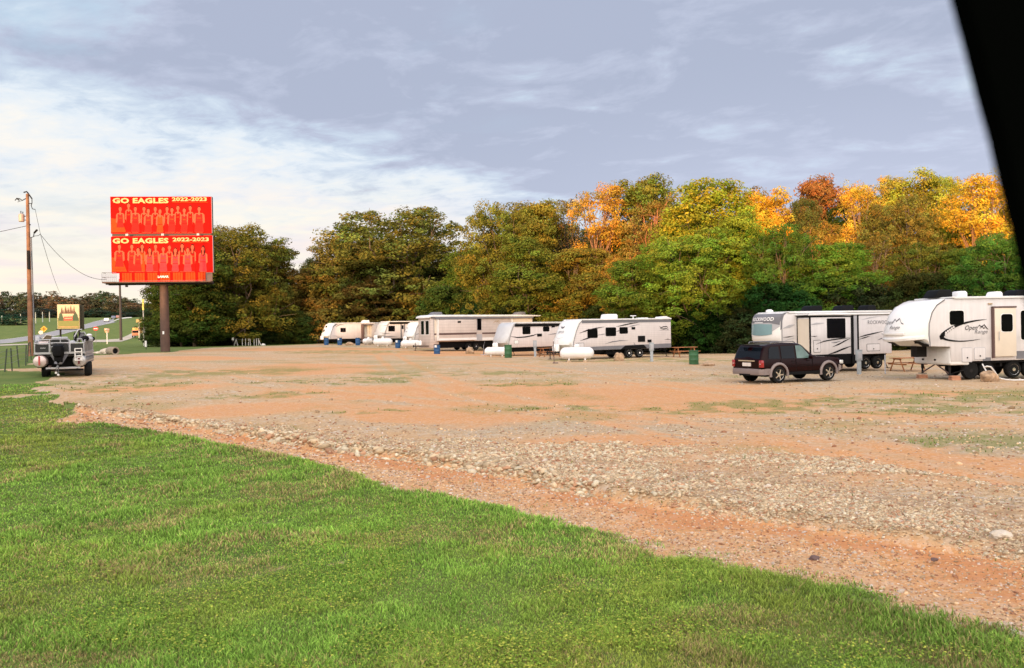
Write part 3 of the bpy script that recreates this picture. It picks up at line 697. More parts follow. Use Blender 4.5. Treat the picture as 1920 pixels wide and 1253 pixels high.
    for i, x in enumerate(np.linspace(345, 2000, 44)):
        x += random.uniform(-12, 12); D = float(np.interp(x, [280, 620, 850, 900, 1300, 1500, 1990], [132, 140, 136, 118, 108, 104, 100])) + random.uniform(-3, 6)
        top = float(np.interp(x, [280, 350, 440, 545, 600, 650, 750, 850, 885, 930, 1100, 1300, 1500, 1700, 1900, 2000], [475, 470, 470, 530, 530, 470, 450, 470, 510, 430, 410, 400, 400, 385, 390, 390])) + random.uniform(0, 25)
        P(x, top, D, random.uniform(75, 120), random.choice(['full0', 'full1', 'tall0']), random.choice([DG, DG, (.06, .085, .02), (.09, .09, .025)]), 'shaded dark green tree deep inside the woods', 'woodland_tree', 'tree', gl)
    # wooded hillside beyond the highway
    gl = 'trees of the far wooded hillside beyond the highway'
    pal = [(.09, .12, .055), (.12, .115, .06), (.15, .11, .06), (.075, .11, .055), (.11, .125, .06), (.19, .13, .07), (.07, .10, .055)]  # far leaf colours, with bluish distance haze mixed into them
    names = {0: 'olive', 1: 'brown', 2: 'rust', 3: 'green', 4: 'olive', 5: 'rust', 6: 'green'}
    for i, x in enumerate(np.linspace(-330, 300, 46)):
        x += random.uniform(-6, 6); D = random.uniform(455, 520); k = random.randrange(7)
        top = float(np.interp(x, [-330, 0, 60, 100, 130, 150, 180, 215, 240, 300], [540, 550, 549, 548, 556, 558, 546, 550, 562, 566])) + random.uniform(-3, 6)
        P(x, top, D, random.uniform(34, 52), random.choice(['far0', 'far1']), pal[k], '%s tree in the row on the far hillside beyond the highway' % names[k], 'distant_tree', 'tree', gl)
    for i, x in enumerate(np.linspace(-330, 290, 44)):
        x += random.uniform(-6, 6); D = random.uniform(425, 450)
        P(x, 585 + random.uniform(-8, 4), D, random.uniform(32, 50), random.choice(['far0', 'far1']), tuple(v * random.uniform(.6, 1.1) for v in (.045, .085, .05)), 'shaded blue green tree at the lower edge of the far woods', 'distant_tree', 'tree', gl)
    P(30, 590, 300, 62, 'far0', (.04, .10, .06), 'round blue green bush tree at the far left edge past the highway')
    P(-20, 580, 310, 60, 'far1', (.04, .09, .05), 'blue green tree just outside the left edge past the highway')

# ---------------------------------------------------------------- sky, sun, camera
SUN_EL = R_(5.0); SUN_AZ = R_(180 + 20)          # azimuth clockwise from +Y: behind the viewer, a little to the left
def make_light():
    w = bpy.data.worlds.new('World'); SC.world = w; w.use_nodes = True; N = w.node_tree.nodes; L = w.node_tree.links; N.clear(); B = NB(N, L)
    out = N.new('ShaderNodeOutputWorld'); tc = N.new('ShaderNodeTexCoord'); d = tc.outputs['Generated']
    sky = N.new('ShaderNodeTexSky'); sky.sky_type = 'NISHITA'; sky.sun_disc = False; sky.sun_elevation = SUN_EL; sky.sun_rotation = SUN_AZ; sky.air_density = 1.2; sky.dust_density = 2
    bg1 = N.new('ShaderNodeBackground'); L.new(sky.outputs[0], bg1.inputs[0]); bg1.inputs[1].default_value = .12
    # cloud sheet: project the view direction on a flat layer
    sx = N.new('ShaderNodeSeparateXYZ'); L.new(d, sx.inputs[0]); z = sx.outputs['Z']
    zz = B.math('ADD', B.math('MAXIMUM', z, 0.0), .10); inv = B.math('DIVIDE', 1.0, zz)
    p = B.vmath('SCALE', d, sc=inv); mp = N.new('ShaderNodeMapping'); L.new(p, mp.inputs[0]); mp.inputs['Scale'].default_value = (1, 1, 0); mp.inputs['Rotation'].default_value = (0, 0, R_(28))
    st = N.new('ShaderNodeMapping'); L.new(mp.outputs[0], st.inputs[0]); st.inputs['Scale'].default_value = (1.15, 1.35, 1)
    q = st.outputs[0]
    big = B.noise(q, .42, 5, .55, dist=.3); mid = B.noise(q, 2.1, 8, .60, dist=.35); fine = B.noise(q, 4.6, 7, .60, dist=.5)
    az = B.math('ARCTAN2', sx.outputs['X'], sx.outputs['Y'])
    # where the sheet is thin and bright: low left of centre
    a1 = B.math('ADD', az, .32); a1 = B.math('MULTIPLY', a1, a1)
    e1 = B.math('SUBTRACT', z, .155); e1 = B.math('MULTIPLY', B.math('MULTIPLY', e1, e1), 15.0)
    tilt = B.math('MULTIPLY', B.math('MULTIPLY', B.math('ADD', az, .36), B.math('SUBTRACT', z, .155)), 4.4)
    g = B.math('SUBTRACT', 1.0, B.math('MULTIPLY', B.math('ADD', B.math('ADD', a1, e1), tilt), 4.2))
    g = B.math('MAXIMUM', g, 0.0)
    low = B.mr(z, .17, .02); left = B.mr(az, .0, -.25)
    g2 = B.math('MAXIMUM', g, B.math('MULTIPLY', B.math('MULTIPLY', low, left), .95))
    t = B.math('ADD', B.math('MULTIPLY', g2, .84), B.math('MULTIPLY', B.math('SUBTRACT', mid, .5), 1.5))
    t = B.math('ADD', t, B.math('MULTIPLY', B.math('SUBTRACT', big, .5), .85)); t = B.math('ADD', t, B.math('MULTIPLY', B.math('SUBTRACT', fine, .5), B.math('ADD', .5, B.math('MULTIPLY', g2, 1.0))))
    cr = N.new('ShaderNodeValToRGB'); L.new(t, cr.inputs[0]); E = cr.color_ramp
    E.elements[0].position = -.0; E.elements[0].color = (.35, .39, .51, 1); E.elements[1].position = 1; E.elements[1].color = (.80, .77, .72, 1)
    for ps, c in ((.14, (.405, .445, .57, 1)), (.26, (.45, .52, .64, 1)), (.40, (.52, .60, .70, 1)), (.56, (.64, .70, .76, 1)), (.76, (.72, .74, .75, 1))):
        e = E.elements.new(ps); e.color = c
    c = cr.outputs[0]
    hole = B.math('MULTIPLY', B.mr(B.noise(q, 1.1, 6, .6), .56, .70), B.mr(az, .1, -.3)); c = B.mix(B.math('MULTIPLY', hole, .6), c, (.40, .53, .66))
    # lavender to the right, warm haze at the horizon on the left
    c = B.mix(B.math('MULTIPLY', B.mr(z, .32, .05), B.mr(az, -.2, .4, .15, .7)), c, (.53, .57, .73))
    warm = B.mix(B.mr(B.noise(B.vmath('MULTIPLY', d, (2.5, 2.5, 26)), 1.6, 4), .43, .58), (.86, .78, .63), (.80, .68, .65))
    c = B.mix(B.math('MULTIPLY', B.mr(z, .22, .04, 0, .9), B.mr(az, .05, -.15)), c, warm)
    # behind the viewer the evening sky is far brighter and warmer
    bk = B.mr(sx.outputs['Y'], .25, -.75); c = B.mix(bk, c, B.mix(mid, (1.0, .86, .74), (1.0, .95, .90)))
    up = B.mr(z, .38, .9)
    gain = B.math('ADD', B.math('ADD', 1.32, B.math('MULTIPLY', bk, 1.85)), B.math('MULTIPLY', up, .9))
    bg2 = N.new('ShaderNodeBackground'); L.new(c, bg2.inputs[0]); L.new(gain, bg2.inputs[1])
    mx = N.new('ShaderNodeMixShader'); mx.inputs[0].default_value = .93; L.new(bg1.outputs[0], mx.inputs[1]); L.new(bg2.outputs[0], mx.inputs[2]); L.new(mx.outputs[0], out.inputs[0])
    l = bpy.data.lights.new('sun', 'SUN'); l.energy = 5.0; l.angle = R_(.6); l.color = (1, .60, .27)
    o = bpy.data.objects.new('sun', l); COL.objects.link(o)
    to = Vector((math.sin(SUN_AZ) * math.cos(SUN_EL), math.cos(SUN_AZ) * math.cos(SUN_EL), math.sin(SUN_EL)))
    o.rotation_euler = to.to_track_quat('Z', 'Y').to_euler(); o.location = (0, -30, 40)
    cam = bpy.data.cameras.new('camera'); co = bpy.data.objects.new('camera', cam); COL.objects.link(co); SC.camera = co
    co.matrix_world = Matrix.Translation(CAM) @ ROT.to_4x4()
    cam.sensor_width = 36; cam.lens = F / 1920 * 36; cam.clip_end = 4000; cam.clip_start = .05
    cam.dof.use_dof = True; cam.dof.focus_distance = 22; cam.dof.aperture_fstop = 3.4
    SC.view_settings.view_transform = 'Standard'; SC.view_settings.look = 'None'; SC.view_settings.exposure = 0
    SC.cycles.use_denoising = True; SC.cycles.max_bounces = 6; SC.cycles.transparent_max_bounces = 8; SC.cycles.diffuse_bounces = 3
    SC.cycles.use_adaptive_sampling = True; SC.cycles.adaptive_threshold = .015

def make_pillar():
    """front window post of the car the picture is taken from"""
    t = thing('car_window_post', 'black blurred window post of the car the picture is taken from, right edge', 'car part', at(1990, 300, .5))
    t['label'] = 'black out of focus car window post crossing the upper right corner'
    px = [(1752, -180), (1787, 0), (1814, 100), (1834, 179), (1859, 268), (1877, 349), (1895, 416), (1908, 474), (1921, 530), (1938, 610), (1975, 780)]
    o = t.location; B = MB(); S = MB()
    rings = []; rs2 = []
    ax = ROT @ Vector((1, 0, 0)); az_ = ROT @ Vector((0, 0, -1))
    for x, y in px:
        q = lambda dx, D: at(x + dx, y, D) - o
        rings.append([q(8, .53), q(2, .515), q(30, .50), q(90, .495), at(x, y, .50) + ax * .12 - o, at(x, y, .58) + ax * .12 - o, q(40, .58)])
        rs2.append([q(-6, .54), q(4, .53), q(14, .55), q(0, .56)])
    B.loft(rings, mat('post_black', (.0015, .0018, .0015), .95, 0, .2, spec=0)); S.loft(rs2, MATS['post_black'])
    B.build('post_cover', t, smooth=True); S.build('door_seal', t, smooth=True)
# ---------------------------------------------------------------- campers
def cap_loft(prof, W, m, curve=1.0, power=2.6, n=25, ov=.012):
    """front cap: profile (x,z,w); w says how much a point draws back towards the corners"""
    B = MB(); rings = []
    for i in range(n):
        s = -1 + 2 * i / (n - 1); y = W / 2 + s * (W / 2 + ov)
        k = abs(s) ** power
        rings.append([(x + w * curve * k, y, z) for x, z, w in prof])
    return B.loft(rings, m)
def wheel(parent, x, y, r=.37, w=.24, face=-1, rimm='pale_grey', name='wheel', spokes=0):
    B = MB(); B.lathe([(r * .62, -w / 2), (r * .93, -w / 2), (r, -w * .3), (r, w * .3), (r * .93, w / 2), (r * .62, w / 2)], 'rubber', axis='y', n=24)
    o = B.build(name, parent, smooth=True, loc=(x, y, r))
    C = MB(); q = face * w / 2
    C.lathe([(r * .6, q * .2), (r * .63, q * 1.02), (r * .5, q * .8), (r * .22, q * .75), (r * .2, q * 1.0), (r * .05, q * 1.02)], rimm, axis='y', n=20)
    if spokes:
        for k in range(spokes):
            a = 2 * PI * k / spokes; C.box((r * .38 * math.cos(a), q * .96, r * .38 * math.sin(a)), (r * .42, .02, r * .15), rimm, ry=-a)
            a += PI / spokes; C.box((r * .44 * math.cos(a), q * .90, r * .44 * math.sin(a)), (r * .16, .012, r * .12), 'black', ry=-a)
    else:
        for k in range(8):
            a = 2 * PI * k / 8; C.lathe([(r * .06, q * .78), (r * .06, q * .84)], 'black', c=(r * .42 * math.cos(a), 0, r * .42 * math.sin(a)), axis='y', n=6)
    C.build('rim', o, smooth=True); return o
def window(parent, x0, x1, z0, z1, y=0, frame='black', r=.06, split=False, name='window', label=None):
    B = MB(); B.flat(rrect(x0, x1, z0, z1, r), 'glass', y=y - .012, t=.008)
    o = B.build(name, parent)
    C = MB(); e = .035; C.flat(rrect(x0 - e, x1 + e, z0 - e, z1 + e, r), frame, y=y - .001, t=.008)
    if split: C.b2((x0 + x1) / 2 - .015, (x0 + x1) / 2 + .015, y - .03, y - .018, z0, z1, frame)
    C.build('window_frame', o); return o
def ac_unit(parent, x, y, z, m='black', L=.95, W=.75, h=.32, slant=.25, name='air_conditioner'):
    B = MB(); pr = [(x - L / 2, z), (x - L / 2 + slant * L, z + h * .9), (x - L / 2 + slant * L + .1, z + h), (x + L / 2 - .08, z + h), (x + L / 2, z + h * .7), (x + L / 2, z)]
    B.prism(pr, y - W / 2, y + W / 2, m); return B.build(name, parent, bevel=.04, seg=2)
def hatch(parent, x0, x1, z0, z1, y=0, trim='black', fill=None, lock=True, name='hatch'):
    B = MB(); e = .02
    B.flat(rrect(x0, x1, z0, z1, .05), trim, y=y, t=.006); B.flat(rrect(x0 + e, x1 - e, z0 + e, z1 - e, .04), fill or 'side_pink', y=y - .0065, t=.006)
    if lock: B.lathe([(.035, -.02), (.03, 0)], 'black', c=((x0 + x1) / 2, y - .012, z0 + (z1 - z0) * .3), axis='y', n=10)
    return B.build(name, parent)
def camper(label, fr, L, W, side, outline, capP, capM, curve=.5, capname='front_cap', roofz=None, x0roof=.6, group=None, trim='pale_grey'):
    t = thing('camper_trailer', label, 'camper', fr.O, fr.yaw, group)
    B = MB(); B.prism(outline, 0, W, side); B.build('body', t, bevel=.035, seg=2)
    cp = cap_loft(capP, W, capM, curve).build(capname, t, smooth=True, ang=50)
    # seam strip between cap and wall
    bl = [p for p in capP if p[2] == 0]
    B = MB(); B.stroke([(p[0], p[1]) for p in bl], [.05] * len(bl), 'trim_grey', y=-.016); B.build('seam_trim', t)
    if roofz:
        B = MB(); B.b2(x0roof, L + .02, -.04, W + .04, roofz - .02, roofz + .045, 'roof_white'); B.b2(x0roof + .1, L + .03, -.055, -.041, roofz - .05, roofz + .03, 'roof_white')
        B.build('roof', t, bevel=.015, seg=1)
    return t
def chassis(t, x0, x1, z0, z1, W, skirt=True):
    B = MB(); B.b2(x0, x1, .45, .57, z0, z1, 'dark_metal'); B.b2(x0, x1, W - .57, W - .45, z0, z1, 'dark_metal')
    B.b2(x0 + .05, x1 - .05, .12, W - .12, z1 - .02, z1 + .12, 'black')
    for i in range(6): B.b2(x0 + (x1 - x0) * (i + .4) / 6, x0 + (x1 - x0) * (i + .4) / 6 + .08, .2, W - .2, z0 + .03, z1 - .03, 'dark_metal')
    B.b2(x0 + 1.5, x0 + 2.7, .6, W - .6, z0 - .12, z1, 'black')
    B.build('chassis', t)
def tongue(t, x, W, z=.5):
    B = MB()
    for s in (0, 1): B.tube([(x + .3, .35 if s == 0 else W - .35, z), (x - 1.15, W / 2, z)], .05, 'dark_metal', n=6)
    B.tube([(x - 1.0, W / 2, z - .45), (x - 1.0, W / 2, z + .35)], .035, 'dark_metal'); B.box((x - 1.0, W / 2, z - .44), (.22, .22, .03), 'dark_metal')
    B.lathe([(.06, -.1), (.07, 0), (.05, .12)], 'dark_metal', c=(x - 1.2, W / 2, z), n=10)
    B.build('hitch', t)
    C = MB()
    for s in (-.2, .2): C.lathe([(.05, 0), (.15, .05), (.155, .4), (.1, .5), (.04, .54)], 'tank_white', c=(x - .5, W / 2 + s, z + .05), n=14)
    C.build('gas_bottle', t, smooth=True)
def jack(t, x, y, z=.5):
    B = MB(); B.tube([(x, y, z), (x + .25, y, .03)], .025, 'dark_metal', n=6); B.box((x + .28, y, .015), (.25, .2, .03), 'dark_metal'); B.build('stabiliser_jack', t)
def marks(t, fn, name='graphic'):
    B = MB(); fn(B); return B.build(name, t)
def swoosh(fr, pts, w, B, m, y=-.012):
    P = [fr.S(a, b) for a, b in pts]
    Q = []
    n = 14
    for i in range(n):                       # Catmull style smoothing through the points
        u = i / (n - 1) * (len(P) - 1); k = min(int(u), len(P) - 2); f = u - k
        p0 = P[max(k - 1, 0)]; p1 = P[k]; p2 = P[k + 1]; p3 = P[min(k + 2, len(P) - 1)]
        Q.append(tuple(.5 * ((2 * p1[j]) + (-p0[j] + p2[j]) * f + (2 * p0[j] - 5 * p1[j] + 4 * p2[j] - p3[j]) * f * f + (-p0[j] + 3 * p1[j] - 3 * p2[j] + p3[j]) * f ** 3) for j in (0, 1)))
    B.stroke(Q, w, m, y=y)

def make_fifth():
    fr = Frame(gd(1745, 35), R_(10)); S = fr.S; W = 2.42
    out = [(0, 1.5), (-.06, 2.0), (-.04, 2.5), (.12, 3.0), (.35, 3.3), (.75, 3.53), (1.3, 3.6), (9.6, 3.62), (9.6, .8), (1.02, .8), (1.0, 1.46)]
    cap = [(0, 1.5, 0), (-.06, 2.0, 0), (-.04, 2.5, 0), (.12, 3.0, 0), (.35, 3.3, 0), (.75, 3.54, 0), (.7, 3.58, .1), (.12, 3.5, .45), (-.48, 3.27, .8), (-.86, 2.9, 1), (-1.05, 2.35, 1), (-1.13, 2.0, 1), (-1.09, 1.85, .98), (-.7, 1.74, .7)]
    t = camper('largest camper, white, with Open Range script and swoosh on its side, at the right edge', fr, 9.6, W, 'side_white', out, cap, 'cap_white', curve=.88, roofz=3.62, x0roof=1.1)
    # lower front box under the overhang
    B = MB(); B.prism([(1.0, 1.5), (.98, .72), (1.06, .64), (1.95, .64), (1.95, 1.5)], .02, W - .02, 'cap_white'); B.build('storage_box', t, bevel=.06, seg=2)
    B = MB()
    for y in (.95, 1.75): B.lathe([(.045, -.03), (.045, .02)], 'black', c=(.97, y, .86), axis='x', n=10)
    B.build('box_lock', t)
    B = MB(); B.prism([(0, 1.5), (.06, 1.49), (1.0, 1.44), (1.0, 1.6), (-.3, 1.62), (-.5, 1.74)], .04, W - .04, 'dark_metal')
    B.b2(.1, .6, W / 2 - .2, W / 2 + .2, 1.0, 1.5, 'dark_metal'); B.build('pin_box', t)
    chassis(t, 1.9, 9.4, .5, .72, W)
    for x in (2.08, 2.9, 4.25, 5.1):
        wheel(t, x, .2, .38, face=-1, rimm='dark_metal' if x < 3 else 'chrome')
        if x > 2.5: wheel(t, x, W - .2, .38, face=1)
    # landing gear with crossed braces
    for y in (.32, W - .32):
        B = MB(); B.tube([(1.2, y, .66), (1.2, y, .2)], .045, 'dark_metal', n=6); B.tube([(1.2, y, .66), (1.2, y, .42)], .06, 'dark_metal', n=6); B.box((1.2, y, .2), (.26, .26, .03), 'dark_metal')
        B.build('landing_leg', t)
    B = MB()
    for a, b in ((.32, W / 2 - .05), (W - .32, W / 2 + .05)): B.tube([(1.2, a, .24), (1.2, b, .64)], .03, 'brown_trim', n=6)
    B.tube([(1.2, .32, .24), (1.65, -.0, .42)], .018, 'dark_metal', n=5)
    B.build('brace', t)
    x0, z1 = S(1780, 583); x1, z0 = S(1807, 609); window(t, x0, x1, z0, z1, frame='cap_white', r=.1)
    # slide-out with door style window
    xs, _ = S(1863, 600); B = MB(); B.b2(3.12, 4.22, -.12, .02, .98, 3.14, 'cream'); B.build('door', t, bevel=.02)
    d = bpy.data.objects[t.name]; door = [o for o in bpy.data.objects if o.parent == t and o.name.startswith('door')][-1]
    window(door, 3.45, 4.02, 2.08, 2.86, y=-.12, frame='cap_white', r=.12)
    B = MB(); B.b2(3.05, 3.12, -.13, .01, .92, 3.2, 'brown_trim'); B.b2(3.05, 4.24, -.135, .01, 3.14, 3.21, 'brown_trim'); B.build('door_trim', t)
    B = MB(); B.tube([(3.3, -.17, 1.7), (3.3, -.17, 2.1)], .015, 'alu', n=6); B.build('grab_handle', t)
    window(t, 4.55, 5.5, 1.7, 3.0, frame='cap_white', r=.1, name='side_window')
    B = MB(); B.b2(4.3, 9.5, -.012, 0, .85, 1.2, 'trim_grey'); B.b2(2.6, 3.0, -.01, 0, .8, .95, 'trim_grey'); B.build('skirt', t)
    for a, b, c, e in ((1803, 1823, 652, 679), (1826, 1848, 652, 674)):
        xa, za = S(a, c); xb, zb = S(b, e); hatch(t, xa, xb, zb, za, trim='pale_grey', fill='side_white', y=-.004)
    hatch(t, 1.98, 2.02, .1, .12, name='hatch') if False else None
    def g(B):
        # big oval sweep with tyre track teeth
        swoosh(fr, [(1850, 599), (1832, 601), (1812, 605), (1790, 612), (1774, 622), (1765, 631), (1768, 636)], [.01, .03, .05, .07, .08, .09, .11, .13, .15, .17, .19, .21, .22, .02][:14], B, 'black')
        swoosh(fr, [(1766, 628), (1768, 634), (1778, 638), (1798, 640), (1818, 639), (1838, 636)], [.16, .15, .13, .11, .09, .08, .07, .06, .05, .045, .04, .03, .02, .01], B, 'black')
        swoosh(fr, [(1788, 613), (1777, 621), (1772, 628), (1777, 632)], .05, B, 'side_white', y=-.018)
        for k in range(5):
            a = S(1773 + k * 3.6, 624 - k * 2.6); B.flat([(a[0] - .05, a[1] - .03), (a[0] + .04, a[1] - .05), (a[0] + .06, a[1] + .03), (a[0] - .03, a[1] + .05)], 'side_white', y=-.018)
        x, z = S(1808, 619); lw = S(1833, 619)[0] - x
        B.text('Open', x, z, .30, 'black', y=-.012, bold=.0, width=lw * .92, tilt=.35)
        x2, z2 = S(1827, 625.5); B.text('Range', x2, z2, .24, 'trim_grey', y=-.012, bold=0, width=lw * .95, tilt=.35)
        # small mountain crest
        for pts in ([(1831, 615), (1836, 610), (1840, 613), (1845, 609), (1850, 616), (1853, 618)], [(1836, 617), (1841, 612), (1844, 616), (1848, 613)]): B.stroke([S(*p) for p in pts], .05, 'black', y=-.012)
    marks(t, g)
    # cap script, on the rounded nose
    B = MB(); cx = -.86
    def cap_text(s, y0, z, size, wd, m):
        V, Fc = glyphs(s, .0); w = max(v[0] for v in V); vs = []
        for v in V:
            yy = y0 - v[0] / w * wd + v[1] * -.0; zz = z + v[1] * size; k = abs((yy - W / 2) / (W / 2)) ** 2.6
            xx = np.interp(zz, [1.85, 2.0, 2.35, 2.9, 3.28], [-1.09, -1.13, -1.05, -.86, -.48]) + .88 * k - .014
            vs.append((xx, yy + v[1] * -.1, zz))
        B.add(vs, Fc, m)
    cap_text('Open', 1.72, 2.5, .28, .55, 'trim_grey'); cap_text('Range', 1.25, 2.28, .24, .55, 'trim_grey')
    def crest(pts):
        vs = []; 
        for i, (yy, zz) in enumerate(pts):
            k = abs((yy - W / 2) / (W / 2)) ** 2.6; xx = np.interp(zz, [1.85, 2.0, 2.35, 2.9, 3.28], [-1.09, -1.13, -1.05, -.86, -.48]) + .88 * k - .018
            vs += [(xx, yy, zz + .03), (xx, yy, zz - .03)]
        B.add(vs, [(2 * i, 2 * i + 1, 2 * i + 3, 2 * i + 2) for i in range(len(pts) - 1)], 'trim_grey')
    crest([(1.15, 2.55), (1.03, 2.72), (.92, 2.62), (.8, 2.75), (.68, 2.55), (.58, 2.5)])
    B.build('cap_graphic', t)
    B = MB(); B.loft([[(-1.15 + .88 * abs(s) ** 2.6 - a, W / 2 + s * W / 2, z) for a, z in ((0, 2.02), (.05, 2.02), (.06, 2.1), (0, 2.12))] for s in np.linspace(-.62, .72, 9)], 'cap_white'); B.build('cap_ledge', t, smooth=True)
    B = MB(); B.loft([[(-1.11 + .88 * abs(s) ** 2.6 - a, W / 2 + s * (W / 2 + .02), z - .12 * math.cos(s * PI / 2 * .9) + .1) for a, z in ((-.1, 1.72), (.02, 1.74), (.06, 1.84), (0, 1.94))] for s in np.linspace(-1, 1, 15)], 'cap_white'); B.build('cap_lip', t, smooth=True)
    for px, m, h in ((1757, 'black', .36), (1797, 'tank_white', .3), (1863, 'tank_white', .26), (1905, 'black', .32)):
        x, _ = S(px, 556, y=W / 2 - .1); ac_unit(t, x, W / 2 - .1, 3.65, m, L=.95 if m == 'black' else .55, h=h, W=.8 if m == 'black' else .5, name='air_conditioner' if m == 'black' else 'roof_vent')
    B = MB(); B.b2(2.9, 3.1, -.05, 0, 3.3, 3.36, 'tan'); B.build('porch_light', t)
    return fr, t

def make_rock():
    fr = Frame(gd(1467, 43), R_(20)); S = fr.S; W = 2.42
    out = [(0, .85), (0, 2.4), (.02, 2.8), (.12, 3.1), (.3, 3.22), (7.6, 3.24), (7.6, .85)]
    cap = [(0, 1.55, 0), (0, 2.4, 0), (.02, 2.8, 0), (.12, 3.1, 0), (.3, 3.24, 0), (.2, 3.26, .2), (-.2, 3.2, .8), (-.42, 3.02, 1), (-.5, 2.7, 1), (-.52, 2.0, 1), (-.5, 1.78, 1), (-.3, 1.62, .8)]
    t = camper('white camper with grey nose and ROCKWOOD letters behind the dark red car', fr, 7.6, W, 'side_white', out, cap, 'cap_white', curve=.42, roofz=3.26, x0roof=.35)
    NZ = [1.62, 1.78, 2.0, 2.7, 3.02, 3.2]; NX = [-.3, -.5, -.52, -.5, -.42, -.2]; NW = [.8, 1, 1, 1, 1, .8]
    def on(yy, zz, off=.012):
        k = abs((yy - W / 2) / (W / 2)) ** 2.6; return (np.interp(zz, NZ, NX) + .42 * k * np.interp(zz, NZ, NW) - off, yy, zz)
    def skin(name, zlo, zhi, s0, s1, m, off=.012, nz=6):
        B = MB(); ys = np.linspace(s0, s1, 25); n = nz
        rows = [[on(W / 2 + s * W / 2, zlo(s) + (zhi(s) - zlo(s)) * j / n, off) for j in range(n + 1)] for s in ys]
        B.add([p for r in rows for p in r], [(i * (n + 1) + j, (i + 1) * (n + 1) + j, (i + 1) * (n + 1) + j + 1, i * (n + 1) + j + 1) for i in range(24) for j in range(n)], m); return B.build(name, t, smooth=True)
    skin('nose_panel', lambda s: 2.0 + .5 * max(0, -s - .5) + .25 * abs(s) ** 2, lambda s: 3.17, -1, 1, 'pale_grey', .02)
    skin('nose_band', lambda s: 2.72 - .3 * max(0, -s - .55), lambda s: 3.2, -1, 1, 'trim_grey', .03)
    skin('windshield', lambda s: 2.02 + .18 * abs(s) ** 3, lambda s: 2.66 - .05 * abs(s), -.72, .80, 'windshield', .036)
    B = MB(); B.flat([(-.10, 2.3), (-.02, 2.36), (-.005, 2.8), (.10, 3.1), (.28, 3.235), (.15, 3.235), (0, 3.14), (-.07, 2.95)], 'trim_grey', y=-.014); B.build('nose_side_panel', t)
    B = MB(); V, Fc = glyphs('ROCKWOOD', .03); w = max(v[0] for v in V)
    B.add([on(W * .76 - v[0] / w * W * .66, 2.82 + v[1] * .27, .08) for v in V], Fc, 'cap_white'); B.build('name_letters', t)
    skin('nose_mark', lambda s: 2.70, lambda s: 2.745, -.25, .35, 'cap_white', .04, 1)
    B = MB(); B.prism([(-.35, 1.62), (0, 1.55), (.9, 1.5), (.9, 1.66), (0, 1.62)], .1, W - .1, 'black'); B.prism([(.5, .85), (.6, 1.55), (1.2, 1.6), (1.2, .85)], .1, W - .1, 'black'); B.build('pin_box', t)
    chassis(t, .9, 7.4, .45, .85, W)
    B = MB(); B.b2(.4, 5.2, .03, W - .03, .35, .9, 'black'); B.b2(5.2, 7.5, .35, W - .35, .5, .9, 'black'); B.build('underbelly', t)
    # slide-out room
    dy = -1.0; xa = S(1519, 640, dy)[0]; xb = S(1597, 640, dy)[0]; z1 = 2.98
    B = MB(); B.b2(xa, xb, dy, .0, .95, z1, 'side_white'); sl = B.build('slide_out', t, bevel=.02)
    B = MB(); B.b2(xa - .006, xa - .001, dy + .05, -.05, 1.0, z1 - .1, 'cream'); B.build('slide_end_panel', sl)
    B = MB(); e = .05
    for x0, x1, za, zb in ((xa - .03, xa + e, .93, z1), (xb - e, xb + .03, .93, z1), (xa - .03, xb + .03, z1 - .03, z1 + .05), (xa, xb, .88, .96)): B.b2(x0, x1, dy - .015, dy + .03, za, zb, 'black')
    B.b2(xa - .03, xa + .02, -.05, -.0, .93, z1, 'black'); B.b2(xa - .035, xa + .02, dy, -.01, z1 - .03, z1 + .045, 'black'); B.build('slide_trim', sl)
    B = MB(); B.b2(xa - .15, xb + .5, dy - .08, -.02, z1 + .1, z1 + .14, 'roof_white'); B.build('slide_awning', sl)
    B = MB(); B.tube([(xa - .15, dy - .08, z1 + .12), (xb + 2.6, dy - .08, z1 + .12)], .055, 'roof_white', n=10); B.build('awning_roll', t)
    x0, zt = S(1551, 598.5, dy); x1, zb = S(1584.5, 632.5, dy); window(sl, x0, x1, zb, zt, y=dy, r=.06)
    x0, zt = S(1525, 638, dy); x1, zb = S(1539, 661, dy); hatch(sl, x0, x1, max(zb, 1.0), zt, y=dy, fill='side_white')
    def st(B, y, L_):
        for pts, w, m in L_: B.stroke([fr.S(a, b, y) for a, b in pts], w, m, y=y - .01)
    B = MB(); st(B, dy, [([(1529, 646), (1545, 640), (1562, 637), (1578, 635), (1594, 633.5)], .06, 'black'), ([(1560, 651), (1572, 646), (1583, 640), (1595, 634)], .07, 'black'), ([(1552, 665), (1568, 660), (1582, 654), (1596, 649)], .09, 'black'),
            ([(1520, 631), (1527, 631), (1532, 630)], .04, 'black'), ([(1520, 609), (1530, 607), (1545, 606)], .10, 'pale_grey'), ([(1558, 643), (1568, 642), (1576, 640)], .06, 'trim_grey')]); B.build('slide_graphic', sl)
    B = MB(); st(B, 0, [([(1468, 633), (1478, 632), (1489, 630)], .05, 'black'), ([(1468, 641), (1480, 636), (1490, 634)], .06, 'pale_grey'), ([(1468, 616), (1480, 612), (1490, 609)], .16, 'pale_grey'),
            ([(1609, 633), (1622, 629), (1640, 625), (1656, 621)], .07, 'black'), ([(1609, 637), (1622, 633), (1632, 630)], .06, 'black'), ([(1645, 638), (1652, 635), (1658, 634)], .06, 'trim_grey'), ([(1615, 600), (1630, 596), (1652, 593)], .05, 'pale_grey')])
    x, z = S(1627, 608); x2, _ = S(1668, 606); B.text('ROCKWOOD', x, z, .30, 'trim_grey', y=-.01, bold=.0, width=x2 - x); B.build('graphic', t)
    xc = S(1600, 640)[0]; xd = S(1607, 640)[0]
    B = MB(); B.b2(xc - .12, xc, -.05, 0, .4, 3.1, 'black'); B.b2(xd, xd + .1, -.04, 0, .95, 3.1, 'black'); B.b2(xc, 7.55, -.04, 0, 3.04, 3.12, 'black'); B.build('wall_trim', t)
